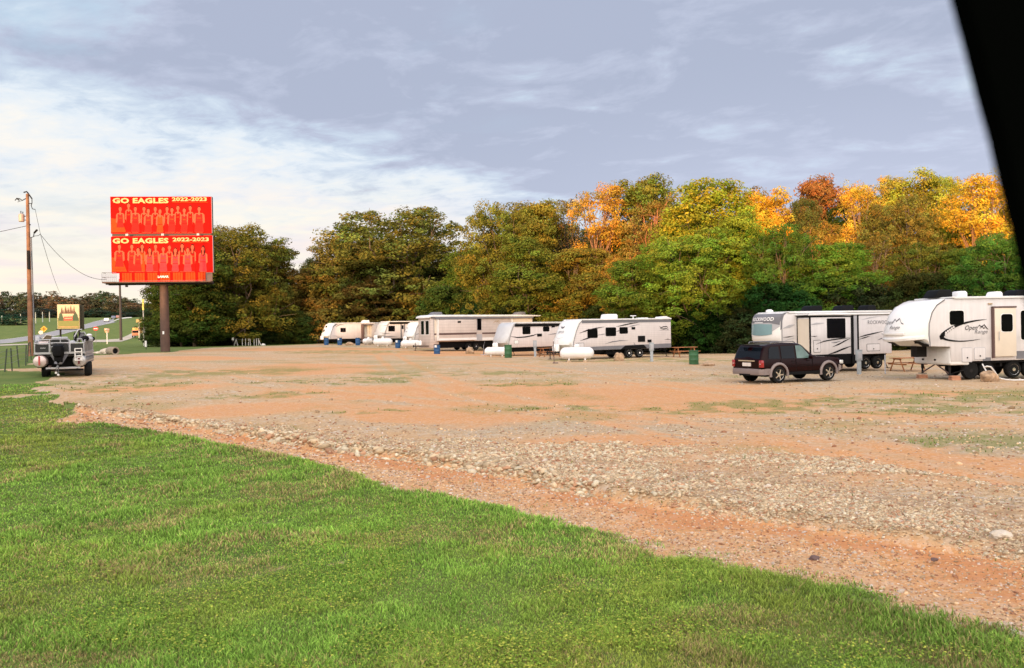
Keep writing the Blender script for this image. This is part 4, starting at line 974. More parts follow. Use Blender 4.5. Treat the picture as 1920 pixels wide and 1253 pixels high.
    B = MB(); B.b2(xc, xd, -.02, 0, .95, 3.04, 'pale_grey'); B.build('corner_panel', t)
    x0, zt = S(1625, 645); x1, zb = S(1650, 658); hatch(t, x0, x1, zb, zt, y=-.004, fill='side_white')
    for x in (5.75, 6.6): wheel(t, x, .16, .36, rimm='chrome'); wheel(t, x, W - .2, .36, face=1)
    jack(t, 7.2, .2)
    for px in (1520, 1579, 1624):
        x = S(px, 572, W / 2)[0]; ac_unit(t, x, W / 2, 3.3, 'black', L=.95 if px < 1600 else .7, h=.33, W=.8)
    B = MB(); B.lathe([(.22, 0), (.2, .1), (.1, .16)], 'tank_white', c=(.55, W * .7, 3.3), n=14); B.build('roof_vent', t, smooth=True)
    return fr, t

def travel(label, O, yaw, L, H, side='side_pink', capm='cap_white', zb=.62, curve=.4, W=2.4, stripe=True):
    fr = Frame(O, yaw)
    out = [(0, zb), (.12, zb + .6), (.36, H - .85), (.62, H - .3), (.95, H), (L, H), (L, zb)]
    cap = [(0, zb, 0), (.12, zb + .6, 0), (.36, H - .85, 0), (.62, H - .3, 0), (.95, H + .01, 0), (.8, H + .012, .1), (.3, H - .1, .7), (0, H - .45, 1), (-.3, H - 1.2, 1), (-.45, zb + .75, 1), (-.45, zb + .42, 1), (-.3, zb + .36, .8), (-.1, zb + .05, .3)]
    t = camper(label, fr, L, W, side, out, cap, capm, curve=curve, roofz=H + .02, x0roof=.85)
    chassis(t, .2, L - .1, zb - .2, zb, W); tongue(t, -.1, W, zb - .12)
    for x in (.6, L - .5): jack(t, x, .25, zb - .1)
    return fr, t

def make_jay():
    O = gd(1073, 56.5); fr = Frame(O, R_(28)); L = fr.S(1258.5, 640)[0]
    fr, t = travel('white travel trailer with dark streaks, three small windows and twin white wheels', O, R_(28), L, 2.84, zb=.66, W=2.4); S = fr.S; W = 2.4
    for a, b, c, e in ((1102, 1120, 618, 633), (1136, 1154.5, 615, 629.5), (1162, 1176.5, 614.5, 625)):
        x0, zt = S(a, c); x1, zb = S(b, e); window(t, x0, x1, zb, zt, r=.09)
    for a, b, c, e in ((1184, 1191, 613.5, 618), (1196, 1209.5, 630, 641), (1214, 1221.5, 637, 642)):
        x0, zt = S(a, c); x1, zb = S(b, e); B = MB(); B.flat(rrect(x0, x1, zb, zt, .02), 'black', y=0, t=.02); B.build('vent_panel', t)
    B = MB(); B.b2(.85, L - .03, -.01, 0, 2.6, 2.8, 'trim_grey'); B.build('awning_band', t)
    B = MB(); B.prism([(.02, .67), (.08, .9), (L - .02, .98), (L - .02, .67)], -.01, -.0, 'trim_grey'); B.build('skirt', t)
    x0, zt = S(1080.5, 643.5); x1, zb = S(1095, 655); hatch(t, x0, x1, zb, zt, y=-.012, fill='side_white', lock=False)
    B = MB()
    for pts, w, m in (([(1086, 625), (1100, 620), (1116, 616), (1133, 613)], .09, 'black'), ([(1088, 639), (1100, 635), (1110, 632), (1120, 628)], .09, 'black'), ([(1118, 629), (1130, 627), (1138, 626)], .05, 'trim_grey'),
                      ([(1155, 613), (1168, 610), (1182, 607), (1197, 605)], .08, 'black'), ([(1176, 614), (1186, 611), (1200, 608)], .06, 'trim_grey'), ([(1134, 645), (1148, 641), (1162, 639), (1178, 639)], .07, 'trim_grey'), ([(1153, 622), (1160, 620.5), (1164, 619)], .05, 'black'),
                      ([(1246, 637), (1252, 636), (1258, 637.5)], .05, 'black'), ([(1188, 642), (1190, 646), (1192, 649)], .06, 'trim_grey'),
                      ([(1236, 611), (1239, 615), (1243, 613), (1250, 612.5), (1253, 616)], .07, 'black'), ([(1237, 616), (1243, 617), (1249, 616), (1254, 619)], .06, 'black'), ([(1235, 620), (1245, 618.5), (1255, 619.5)], .03, 'trim_grey')):
        B.stroke([S(*p) for p in pts], w, m, y=-.012)
    B.build('graphic', t)
    # bird mark and name on the nose
    H = 2.84; zb0 = .66
    def on(yy, zz, off=.012):
        k = abs((yy - W / 2) / (W / 2)) ** 2.6; return (np.interp(zz, [zb0 + .42, zb0 + .75, H - 1.2, H - .45, H - .1], [-.45, -.45, -.3, 0, .3]) + .4 * k - off, yy, zz)
    B = MB(); V, Fc = glyphs('JAYCO', .02); w = max(v[0] for v in V)
    B.add([on(1.55 - v[0] / w * .75, 1.92 + v[1] * .24, .014) for v in V], Fc, 'trim_grey')
    bird = [(1.42, 2.46), (1.3, 2.4), (1.1, 2.38), (.9, 2.44), (.95, 2.3), (1.15, 2.24), (1.35, 2.3)]
    B.add([on(a, b, .014) for a, b in bird], [list(range(7))], 'trim_grey')
    arc = [on(1.7 - i * .12, 1.66 - .1 * math.sin(PI * i / 8), .014) for i in range(9)]
    B.add([p for q in arc for p in (q, (q[0], q[1], q[2] - .045))], [(2 * i, 2 * i + 1, 2 * i + 3, 2 * i + 2) for i in range(8)], 'pale_grey')
    B.build('cap_graphic', t)
    x1 = S(1178, 663, .1)[0]; x2 = S(1198, 662, .1)[0]
    for x in (x1, x2): wheel(t, x, .1, .36, rimm='cap_white'); wheel(t, x, W - .1, .36, face=1)
    B = MB(); B.prism([(x1 - .75, .66), (x1 - .35, .92), (x2 + .35, .95), (x2 + .65, .68)], -.035, .01, 'black'); B.build('wheel_arch', t)
    B = MB(); B.prism([(S(1140, 660)[0], .3), (S(1140, 660)[0], .66), (x1 - .5, .66), (x1 - .55, .3)], .3, 1.9, 'black'); B.build('waste_tank', t)
    x = S(1141.5, 590, W / 2)[0]; ac_unit(t, x, W / 2, 2.9, 'tank_white', L=1.05, h=.36, W=.8, slant=.1)
    x = S(1187, 590, W / 2)[0]; B = MB(); B.tube([(x, 1.2, 2.88), (x, 1.2, 3.1)], .04, 'tank_white'); B.box((x, 1.2, 3.12), (.45, .12, .06), 'tank_white'); B.build('antenna', t)
    x = S(1242, 592, W / 2)[0]; B = MB(); B.prism([(x - .5, 2.88), (x - .35, 3.02), (x + .15, 3.06), (x + .5, 2.95), (x + .5, 2.88)], .9, 1.6, 'tank_white'); B.build('roof_vent', t, bevel=.02)
    x = S(1205, 594, W / 2)[0]; B = MB(); B.b2(x - .4, x + .3, .9, 1.5, 2.88, 2.97, 'tank_white'); B.build('roof_vent', t, bevel=.02)
    return fr, t

def make_r5():
    O = gd(953, 71.5); a = R_(33); fr = Frame(O, a); L = 8.6
    fr, t = travel('silver nosed camper half hidden behind the trailer with twin white wheels', O, a, L, 2.95, capm=mat('cap_silver', (.52, .52, .53), .4, .1, .06), zb=.75); S = fr.S
    for q in ((980, 994, 613.5, 626), (1018.5, 1029.5, 613, 621)):
        x0, zt = S(q[0], q[2]); x1, zb = S(q[1], q[3]); window(t, x0, x1, zb, zt, r=.08)
    for q in ((1007, 1016, 626, 631), (1034, 1040, 611, 614)):
        x0, zt = S(q[0], q[2]); x1, zb = S(q[1], q[3]); B = MB(); B.flat(rrect(x0, x1, zb, zt, .02), 'black', y=0, t=.02); B.build('vent_panel', t)
    B = MB(); B.b2(.75, L - .05, -.05, 0, 2.62, 2.86, 'black'); B.build('awning_band', t)
    B = MB()
    for pts, w, m in (([(957, 631), (970, 633), (985, 632), (1000, 629), (1008, 626)], .11, 'black'), ([(965, 613), (975, 610), (990, 608)], .08, 'pale_grey'), ([(1000, 612), (1014, 609), (1022, 606)], .08, 'trim_grey'), ([(1027, 628), (1040, 626), (1052, 625)], .08, 'trim_grey'), ([(1034, 615), (1046, 611), (1056, 607)], .08, 'trim_grey')):
        B.stroke([S(*p) for p in pts], w, m, y=-.012)
    B.build('graphic', t)
    x0, zt = S(964, 638); x1, zb = S(972, 645); hatch(t, x0, x1, zb, zt, y=-.004, fill='cap_white', lock=False)
    B = MB(); B.b2(.6, L - .4, .3, 2.0, .35, .75, 'black'); B.build('underbelly', t)
    for x in (5.1, 6.0): wheel(t, x, .1, .36); wheel(t, x, 2.3, .36, face=1)
    return fr, t

def make_r4():
    O = gd(808, 82); a = R_(35); fr = Frame(O, a); S = fr.S; W = 2.6; L = S(999, 620)[0]; H = 3.55
    t = thing('park_trailer', 'long beige box shaped trailer with upright end windows and brown belt line', 'camper', O, a)
    B = MB(); B.prism([(0, .35), (0, H), (L, H), (L, .95), (1.0, .95), (.9, .35)], 0, W, 'side_beige'); B.build('body', t, bevel=.04)
    B = MB(); B.prism([(-.25, H - .12), (-.2, H + .06), (.3, H + .2), (L * .9, H + .16), (L + 1.1, H + .1), (L + 1.1, H - .02), (L, H - .04), (.1, H - .02)], -.14, W + .1, 'roof_white'); B.build('roof', t, bevel=.03)
    B = MB(); B.b2(.5, L, -.16, -.02, H - .22, H - .02, 'trim_grey'); B.b2(.1, .5, -.1, 0, H - .16, H - .04, 'trim_grey'); B.build('awning_roll', t)
    # upright end windows
    for y0, y1 in ((.35, .95), (1.35, 1.95)):
        B = MB(); B.b2(-.03, -.012, y0, y1, 1.75, 3.15, 'glass'); o = B.build('end_window', t); C = MB(); C.b2(-.011, .0, y0 - .06, y1 + .06, 1.68, 3.22, 'cap_white'); C.build('window_frame', o)
    dy = -.35; xa, _ = S(822, 620, dy); xb, _ = S(893, 620, dy)
    B = MB(); B.b2(xa, xb, dy, 0, 1.08, 3.22, 'side_beige'); s1 = B.build('slide_out', t, bevel=.02)
    B = MB(); B.b2(xa - .02, xb + .02, dy - .015, dy - .002, 1.66, 1.86, 'brown_trim'); B.b2(xa - .02, xb + .02, dy - .012, dy - .002, 1.08, 1.32, 'cap_white'); B.b2(xa - .03, xa + .06, dy - .02, .0, 1.08, 3.24, 'cap_white'); B.build('slide_trim', s1)
    x0, zt = S(858, 602, dy); x1, zb = S(864, 605.5, dy); B = MB(); B.flat([(x0, zb), (x1, zb), (x1, zt), (x0, zt)], 'black', y=dy, t=.02); B.build('vent_panel', s1)
    x0, zt = S(894.5, 597.5); x1, zb = S(902.5, 619); window(t, x0, x1, zb, zt, frame='pale_grey', r=.03, name='side_window')
    B = MB(); B.b2(.45, .98, -.006, 0, 1.45, 3.2, 'cream'); B.b2(.38, .44, -.008, 0, 1.1, 3.4, 'trim_grey'); B.b2(1.0, 1.1, -.01, 0, 1.1, 3.4, 'brown_trim'); B.build('corner_panel', t)
    B = MB(); B.b2(.4, xa - .05, -.012, 0, 1.66, 1.84, 'brown_trim'); B.b2(x1 + .1, L - .02, -.012, 0, 1.66, 1.84, 'brown_trim'); B.b2(x1 + .1, L - .02, -.01, 0, 1.0, 1.3, 'cap_white'); B.b2(x0 - .12, x1 + .08, -.008, 0, 1.0, 1.66, 'pale_grey'); B.build('belt_line', t)
    B = MB(); xs = S(959, 600)[0]; B.b2(xs, xs + .18, -.02, 0, 1.3, 3.45, 'cap_white'); B.b2(xs + .18, L - .1, -.008, 0, 2.0, 3.3, 'cream'); B.build('rear_panel', t)
    B = MB(); x, z = S(925, 606)
    for pts in ([(924, 607), (928, 602.5), (932, 602), (937, 606)], [(930, 606), (934, 601), (938, 604)]): B.stroke([S(*p) for p in pts], .09, 'tan', y=-.012)
    B.build('graphic', t)
    B = MB(); B.b2(1.1, L - .3, .25, W - .2, .3, .97, 'black'); B.build('underbelly', t)
    for x in (.35 * L, .35 * L + .95, .62 * L): wheel(t, x, .12, .38); wheel(t, x, W - .2, .38, face=1)
    tongue(t, -.1, W, .55)
    for px in (815, 972): x = S(px, 586, W / 2)[0]; ac_unit(t, x, W / 2, H + .17, 'trim_grey', L=1.35, h=.34, W=.9, slant=.3)
    return fr, t

def make_far():
    # second from left
    O = gd(721, 103); a = R_(38)
    fr, t = travel('silver nosed camper with dark awning band, second from the left end of the row', O, a, 8.5, 2.98, side='side_pink', capm=MATS['cap_silver'], zb=.8); S = fr.S
    x0, zt = S(728.5, 611.5); x1, zb = S(740, 621); window(t, x0, x1, zb, zt)
    B = MB(); B.b2(.8, 8.4, -.05, 0, 2.66, 2.92, 'black'); B.build('awning_band', t)
    B = MB()
    for q in (751, 757.5): x, _ = S(q, 620); B.b2(x, x + .18, -.02, 0, .85, 2.7, 'trim_grey')
    x, _ = S(753.5, 620); B.b2(x, x + .25, -.025, 0, 2.0, 2.5, 'black'); B.build('door', t)
    B = MB()
    for pts, w in (([(712, 624), (724, 625.5), (734, 624.5)], .09), ([(717, 612), (723, 610), (729, 609)], .07), ([(715, 631), (730, 631.5), (745, 632)], .12)): B.stroke([S(*p) for p in pts], w, 'trim_grey', y=-.012)
    B.build('graphic', t)
    B = MB(); B.b2(.4, 8.2, .2, 2.2, .35, .8, 'black'); B.build('underbelly', t)
    for x in (4.6, 5.5): wheel(t, x, .1, .36); wheel(t, x, 2.3, .36, face=1)
    # third: mostly its white nose
    O = gd(777, 98)
    fr, t = travel('camper showing only its white rounded nose beside the long beige trailer', O, a, 7.5, 2.92, side='side_pink', zb=.75); S = fr.S
    B = MB()
    for pts, w in (([(779, 616), (784, 613), (789, 611)], .1), ([(778, 629), (786, 625), (793, 621)], .1)): B.stroke([S(*p) for p in pts], w, 'trim_grey', y=-.012)
    B.build('graphic', t)
    B = MB(); W = 2.4
    for s0, z in ((1.25, 2.2), (1.3, 1.75), (1.3, 1.45)): B.add([(-.45 + .22 * (z - 1.17) - .02, s0 - .22, z), (-.45 + .22 * (z - 1.17) - .02, s0 + .22, z), (-.44 + .22 * (z + .1 - 1.17) - .02, s0 + .18, z + .12), (-.44 + .22 * (z + .1 - 1.17) - .02, s0 - .18, z + .12)], [(0, 1, 2, 3)], 'pale_grey')
    B.build('cap_graphic', t)
    wheel(t, 4.5, .1, .36); wheel(t, 4.5, 2.3, .36, face=1)
    # first, far left
    O = gd(619, 108); fr, t = travel('leftmost camper, small, white nose with two dark windows and pink tinted side', O, R_(38), 8.6, 2.85, side='side_pink', zb=.72); S = fr.S; W = 2.4
    x0, zt = S(638.5, 615.5); x1, zb = S(648, 622.5); window(t, x0, x1, zb, zt, frame='brown_trim', split=True)
    B = MB()
    for pts, w, m in (([(623, 614), (628, 610), (634, 607.5)], .18, 'trim_grey'), ([(629, 614), (634, 610), (638, 609), (646, 609)], .12, 'trim_grey'), ([(622, 629), (632, 631), (642, 631)], .08, 'pale_grey')): B.stroke([S(*p) for p in pts], w, m, y=-.012)
    B.build('graphic', t)
    for yy, zz, h, w in ((1.05, 2.32, .22, .5), (1.35, 1.75, .3, .45)):
        B = MB(); x = np.interp(zz, [1.14, 1.47, 1.65, 2.4], [-.45, -.45, -.3, 0]) - .03; B.add([(x, yy - w / 2, zz), (x, yy + w / 2, zz), (x + .12, yy + w / 2 - .06, zz + h), (x + .12, yy - w / 2 + .06, zz + h)], [(0, 1, 2, 3)], 'glass'); B.build('nose_window', t)
    xa, _ = S(677, 620); B = MB()
    B.b2(xa, xa + .22, -.5, 0, .25, 2.7, 'brown_trim'); B.b2(xa, xa + 1.7, -.5, 0, 2.58, 2.68, 'brown_trim'); B.b2(xa + .3, xa + 1.6, -.06, 0, .95, 2.5, 'cream')
    for k in range(3): B.b2(xa + .45 + k * .4, xa + .5 + k * .4, -.09, -.06, 1.3, 2.45, 'tan')
    B.build('door', t)
    B = MB(); B.b2(.4, 8.2, .2, 2.2, .35, .72, 'black'); B.build('underbelly', t)
    x = S(684, 602, W / 2)[0]; ac_unit(t, x, W / 2, 2.9, 'tank_white', L=1.1, h=.36)
    for x in (4.6, 5.5): wheel(t, x, .1, .36); wheel(t, x, 2.3, .36, face=1)
# ---------------------------------------------------------------- the dark red car
def make_suv():
    """seen from its rear right corner; local x runs from the rear bumper to the front, y=0 is the near (right) side"""
    fr = Frame(gd(1428, 34.0), R_(25)); W = 1.87
    t = thing('parked_car', 'dark maroon sport utility car with silver lower trim parked on the gravel', 'car', fr.O, fr.yaw)
    paint = mat('car_maroon', (.010, .001, .0016), .22, 0, .08, spec=.14, coat=0); silver = mat('car_silver_trim', (.22, .18, .175), .5, .1, .06)
    lo = .42
    # side section: x, belt height and roof height; the cabin leans inwards
    def ring(x, zb, zt, inset, zl=lo, nar=0.0):
        a = nar; b = W - nar
        return [(x, a + .05, zl), (x, a, zl + .12), (x, a - .0, .75), (x, a + .02, zb), (x, a + inset * .9, zt - .06), (x, a + inset * 1.5, zt), (x, W / 2, zt + (.03 if inset > .08 else .02)), (x, b - inset * 1.5, zt), (x, b - inset * .9, zt - .06), (x, b - .02, zb), (x, b, .75), (x, b, zl + .12), (x, b - .05, zl)]
    rows = [(.05, 1.02, 1.06, .05, .50, .05), (.10, 1.06, 1.20, .06, .46, .02), (.20, 1.06, 1.45, .10, lo, 0), (.34, 1.06, 1.70, .13, lo, 0), (.55, 1.06, 1.76, .14, lo, 0), (1.2, 1.05, 1.80, .15, lo, 0), (1.8, 1.04, 1.81, .15, lo, 0),
            (2.25, 1.03, 1.78, .15, lo, 0), (2.48, 1.03, 1.70, .15, lo, 0), (2.75, 1.03, 1.46, .12, lo, 0), (2.98, 1.03, 1.26, .09, lo, 0), (3.14, 1.03, 1.16, .05, lo, 0), (3.6, 1.02, 1.13, .04, lo, 0), (4.1, 1.00, 1.10, .04, lo, 0), (4.5, .96, 1.05, .04, lo, 0.01), (4.72, .9, .96, .05, .44, .04), (4.82, .78, .82, .06, .46, .09)]
    B = MB(); B.loft([ring(*r) for r in rows], paint); body = B.build('body', t, smooth=True, ang=28)
    # black wheel openings are real recesses: cut
    for x in (.98, 3.87):
        c = MB(); c.lathe([(.43, -.2), (.43, W + .2)], 'rubber', c=(x, 0, .39), axis='y', n=28); co = c.build('cutter'); md = body.modifiers.new('cut', 'BOOLEAN'); md.object = co; md.operation = 'DIFFERENCE'; md.solver = 'EXACT'
        dg = bpy.context.evaluated_depsgraph_get(); me = bpy.data.meshes.new_from_object(body.evaluated_get(dg)); body.modifiers.clear(); body.data = me; bpy.data.objects.remove(co)
    B = MB(); B.b2(.5, 4.5, .12, W - .12, .34, .62, 'black')
    for x in (.98, 3.87): B.b2(x - .5, x + .5, .28, W - .28, .3, .85, 'black')
    B.build('underbody', t)
    for x in (.98, 3.87):
        wheel(t, x, .11, .385, .25, -1, 'chrome', spokes=5); wheel(t, x, W - .11, .385, .25, 1, 'chrome')
        for yy, sg in ((0, -1), (W, 1)):
            A = MB(); n = 14; rg = []
            for i in range(n + 1):
                a = R_(-12) + R_(204) * i / n; ca, sa = math.cos(a), math.sin(a)
                rg.append([(x + r * ca, yy + sg * q, .40 + r * sa) for r, q in ((.43, -.04), (.43, .045), (.47, .06), (.535, .035), (.55, -.02))])
            A.loft(rg, silver, close=True); A.build('wheel_arch', t, smooth=True)
    # bumpers and sills
    B = MB(); B.loft([[(x0, y, .40), (x0 - .03, y, .50), (x0, y, .66), (x0 + .16, y, .68), (x0 + .16, y, .42)] for y, x0 in ((-.012, .42), (-.02, .14), (.10, -.02), (.5, -.08), (W - .5, -.08), (W - .1, -.02), (W + .02, .14), (W + .012, .42))], silver); B.build('rear_bumper', t, smooth=True)
    B = MB(); B.b2(-.1, .0, .6, 1.27, .36, .44, 'black'); B.tube([(-.22, W / 2, .4), (0, W / 2, .4)], .035, 'black'); B.build('tow_hitch', t)
    B = MB(); B.loft([[(4.72 - a, y, .42), (4.9 - a, y, .5), (4.9 - a, y, .68), (4.75 - a, y, .74)] for y, a in ((-.01, .28), (.15, .06), (.5, 0), (W - .5, 0), (W - .15, .06), (W + .01, .28))], silver); B.build('front_bumper', t, smooth=True)
    B = MB()
    for yy in (-.02, W - .05): B.b2(1.5, 3.35, yy, yy + .07, .36, .50, 'black')
    B.build('running_board', t)
    # side glass laid on the leaning cabin side
    def yside(z): return -.004 + .02 + (z - 1.04) / (1.75 - 1.04) * .115
    def glass(pts, name, m='glass', off=.012, both=True):
        B = MB(); B.add([(x, yside(z) - off, z) for x, z in pts], [list(range(len(pts)))], m); B.build(name, t)
        B = MB(); B.add([(x, W - yside(z) + off, z) for x, z in pts], [list(range(len(pts)))[::-1]], m); B.build(name, t)
    gt = mat('car_glass', (.006, .009, .014), .1, 0, .1, spec=.15); gl = mat('car_glass_light', (.10, .17, .16), .08, 0, .2)
    glass([(.42, 1.12), (1.06, 1.11), (1.06, 1.66), (.62, 1.65), (.50, 1.55)], 'quarter_window', gt)
    glass([(1.16, 1.11), (1.92, 1.10), (1.92, 1.68), (1.16, 1.67)], 'rear_door_window', gt)
    glass([(2.02, 1.10), (2.84, 1.09), (2.74, 1.24), (2.42, 1.60), (2.30, 1.68), (2.02, 1.68)], 'front_door_window', gl)
    # rear window, on the tailgate slope
    B = MB(); 
    def xr(z): return float(np.interp(z, [1.06, 1.20, 1.45, 1.70], [.07, .10, .20, .34])) - .014
    zz = [1.12, 1.28, 1.45, 1.66]; B.add([(xr(z), y, z) for z in zz for y in (.17 + (z - 1.1) * .12, W / 2, W - .17 - (z - 1.1) * .12)], [(3 * i + j, 3 * i + j + 1, 3 * i + j + 4, 3 * i + j + 3) for i in range(3) for j in range(2)], gt)
    B.build('rear_window', t)
    B = MB()
    def xf(z): return float(np.interp(z, [1.15, 1.26, 1.46, 1.70], [3.14, 2.98, 2.75, 2.48])) + .03
    zz = [1.17, 1.35, 1.52, 1.68]; B.add([(xf(z), y, z) for z in zz for y in (W - .18 - (z - 1.1) * .12, W / 2, .18 + (z - 1.1) * .12)], [(3 * i + j, 3 * i + j + 1, 3 * i + j + 4, 3 * i + j + 3) for i in range(3) for j in range(2)], gl); B.build('windscreen', t)
    for y0, y1 in ((-.002, .17), (W - .17, W + .002)):
        B = MB(); B.b2(.015, .16, y0, y1, .74, 1.06, mat('tail_lamp', (.30, .012, .015), .2, 0, .1, coat=.5)); B.b2(.008, .1, y0 + (.02 if y0 < 0 else -.0) + .0, y1 - .02, .86, .93, mat('tail_lamp_white', (.55, .3, .28), .3)); B.build('tail_light', t, bevel=.015)
    B = MB(); B.b2(.02, .06, .42, W - .42, 1.0, 1.055, 'chrome'); B.build('tailgate_bar', t)
    B = MB(); B.b2(.02, .05, .68, 1.2, .78, .94, mat('plate', (.72, .66, .62), .5)); B.build('number_plate', t)
    B = MB(); B.b2(.03, .2, .3, W - .3, 1.72, 1.76, 'black'); B.build('rear_spoiler', t)
    for yy in (.26, W - .26):
        B = MB(); B.tube([(.75, yy, 1.79), (.82, yy, 1.86), (1.3, yy, 1.875), (2.05, yy, 1.865), (2.15, yy, 1.80)], .022, 'trim_grey', n=6); B.build('roof_rail', t, smooth=True)
    B = MB()
    for x in (1.0, 1.85): B.tube([(x, .26, 1.87), (x, W - .26, 1.87)], .018, 'trim_grey', n=6)
    B.build('roof_bar', t)
    for yy, s in ((-.02, -1), (W + .02, 1)):
        B = MB(); B.box((2.70, yy + s * .1, 1.14), (.10, .2, .17), paint); B.build('wing_mirror', t, bevel=.03)
    for y0, y1 in ((.02, .3), (W - .3, W - .02)):
        B = MB(); B.b2(4.56, 4.80, y0, y1, .76, .93, mat('headlamp', (.6, .62, .62), .1, .2)); B.build('headlight', t, bevel=.03)
    B = MB()
    for x in (1.11, 1.97, 2.92): B.b2(x - .006, x + .006, -.002, .01, .52, 1.05, 'black')
    B.b2(.45, 4.5, -.006, .005, .735, .75, 'black'); B.build('door_seam', t)
    for x in (1.80, 2.66):
        B = MB(); B.b2(x - .09, x + .09, -.03, .01, .96, .995, paint); B.build('door_handle', t, bevel=.01)
    t.scale = (1, 1, .955)
    return t

# ---------------------------------------------------------------- small things of the camp
def barrel_mesh(m, name='barrel'):
    B = MB(); pr = [(.27, 0), (.29, .02)]
    for z in (.29, .6): pr += [(.29, z - .03), (.305, z), (.29, z + .03)]
    pr += [(.29, .86), (.295, .88), (.27, .89), (.265, .86), (.02, .855)]
    B.lathe(pr, m, n=20); return B
def make_barrels():
    g = 'plastic drums set out along the lot'
    L_ = [(612, 641, 104, 'blue_plastic', 'blue barrel left of the leftmost camper'), (637, 642, 103, 'blue_plastic', 'blue barrel with white tag under the leftmost camper, second from left'),
          (671, 643, 101, 'blue_plastic', 'blue barrel by the door of the leftmost camper'), (746, 647, 91, 'blue_plastic', 'blue barrel right of the wide white gas tank, under the silver nosed camper'),
          (819.5, 660, 76, 'blue_plastic', 'nearest blue barrel, in front of the long beige trailer'), (953, 670, 64, 'green_paint', 'green barrel beside the white gas tank by the silver nosed camper'), (1301, 690, 51, 'green_paint', 'larger green barrel near the picnic table right of the white trailer')]
    for px, py, D, m, lb in L_:
        t = thing('barrel', lb, 'barrel', gd(px, D), random.uniform(0, 6), g)
        hh = {64: 1.15, 51: .98, 76: 1.0}.get(D, 1.05)
        B = barrel_mesh(m); o = B.build('drum', t, smooth=True); t.scale = (1.03, 1.03, hh)
        B = MB(); B.lathe([(.29, 0), (.3, .02), (.3, .045), (.28, .05)], 'black' if m == 'blue_plastic' else m, c=(0, 0, .86), n=20); B.build('rim', t, smooth=True)
        if 'tag' in lb or D in (76, 91):
            B = MB(); ang = 1.2 * PI
            B.add([(.296 * math.cos(a) * 1.03, .296 * math.sin(a) * 1.03, z) for z in (.62, .84) for a in (4.0, 4.25, 4.5, 4.75)], [(i, i + 1, i + 5, i + 4) for i in range(3)], 'tank_white'); l = B.build('tag', t); t.rotation_euler.z = 0
def make_tanks():
    g = 'white propane tanks in front of the campers'
    T = MB(); L = 1.75; r = .40
    T.lathe([(.02, -L / 2 - .28), (.16, -L / 2 - .26), (.30, -L / 2 - .16), (.38, -L / 2 - .04), (r, -L / 2 + .06), (r, L / 2 - .06), (.38, L / 2 + .04), (.30, L / 2 + .16), (.16, L / 2 + .26), (.02, L / 2 + .28)], 'tank_white', c=(0, 0, .58), axis='x', n=26)
    V = MB(); V.lathe([(.17, 0), (.18, .10), (.17, .2), (.13, .25), (.02, .27)], 'tank_white', c=(0, 0, .93), n=16)
    Lg = MB()
    for x in (-.55, .55): Lg.b2(x - .05, x + .05, -.25, .25, .1, .24, 'tank_white'); Lg.b2(x - .14, x + .14, -.32, .32, -.03, .1, 'brick')
    spots = [(718, 96, R_(0), 1.0, 'white propane tank in front of the silver nosed second camper'), (770, 90, R_(-4), .96, 'white propane tank before the white camper nose beside the long trailer'), (691, 103, R_(60), .85, 'white propane tank end on, by the door of the leftmost camper'),
             (931, 66.5, R_(3), .86, 'white propane tank beside the green barrel'), (1082, 54.5, R_(-3), 1.0, 'nearest white propane tank, under the nose of the white trailer')]
    p = None
    for px, D, a, s, lb in spots:
        if p is None:
            p = thing('propane_tank', lb, 'gas tank', gd(px, D), a, g); k = T.build('tank', p, smooth=True); V.build('valve_cover', k, smooth=True)
            for x in (-.55, .55):
                q = MB(); q.b2(x - .05, x + .05, -.25, .25, .1, .24, 'tank_white'); q.b2(x - .14, x + .14, -.32, .32, -.03, .1, 'tan'); q.build('foot', p)
            bpy.context.view_layer.update(); index_kids(); o = p
        else: o = copy_tree(p, loc=gd(px, D), rz=a, label=lb)
        o.scale = (s, s, s)
def make_tables():
    g = 'wooden picnic tables between the campers'
    p = thing('picnic_table', 'orange wood picnic table behind the larger green barrel', 'picnic table', (0, 0, 0), 0, g)
    B = MB()
    for i in range(5): B.b2(-.9, .9, -.36 + i * .147, -.36 + i * .147 + .135, .72, .76, 'wood_orange')
    B.build('table_top', p, bevel=.006, seg=1)
    for s in (-1, 1):
        B = MB()
        for i in range(2): a = s * (.62 + i * .14); B.b2(-.9, .9, a - .065, a + .065, .43, .465, 'wood_orange')
        B.build('bench', p, bevel=.006, seg=1)
    for x in (-.65, .65):
        B = MB()
        for s in (-1, 1): B.tube([(x, s * .62, 0), (x, s * .22, .72)], .045, 'wood_orange', n=4)
        B.b2(x - .02, x + .02, -.78, .78, .36, .43, 'wood_orange'); B.b2(x - .02, x + .02, -.35, .35, .65, .72, 'wood_orange'); B.build('leg_frame', p)
    bpy.context.view_layer.update(); index_kids()
    for i, (px, D, a, lb) in enumerate([(1284, 60, R_(12), None), (1030, 66, R_(20), 'orange picnic table left of the white trailer nose, half hidden by it'), (1702, 45, R_(10), 'orange wood picnic table under the overhang of the large fifth wheel')]):
        if i == 0: p.location = gd(px, D); p.rotation_euler.z = a
        else: copy_tree(p, loc=gd(px, D), rz=a, label=lb)
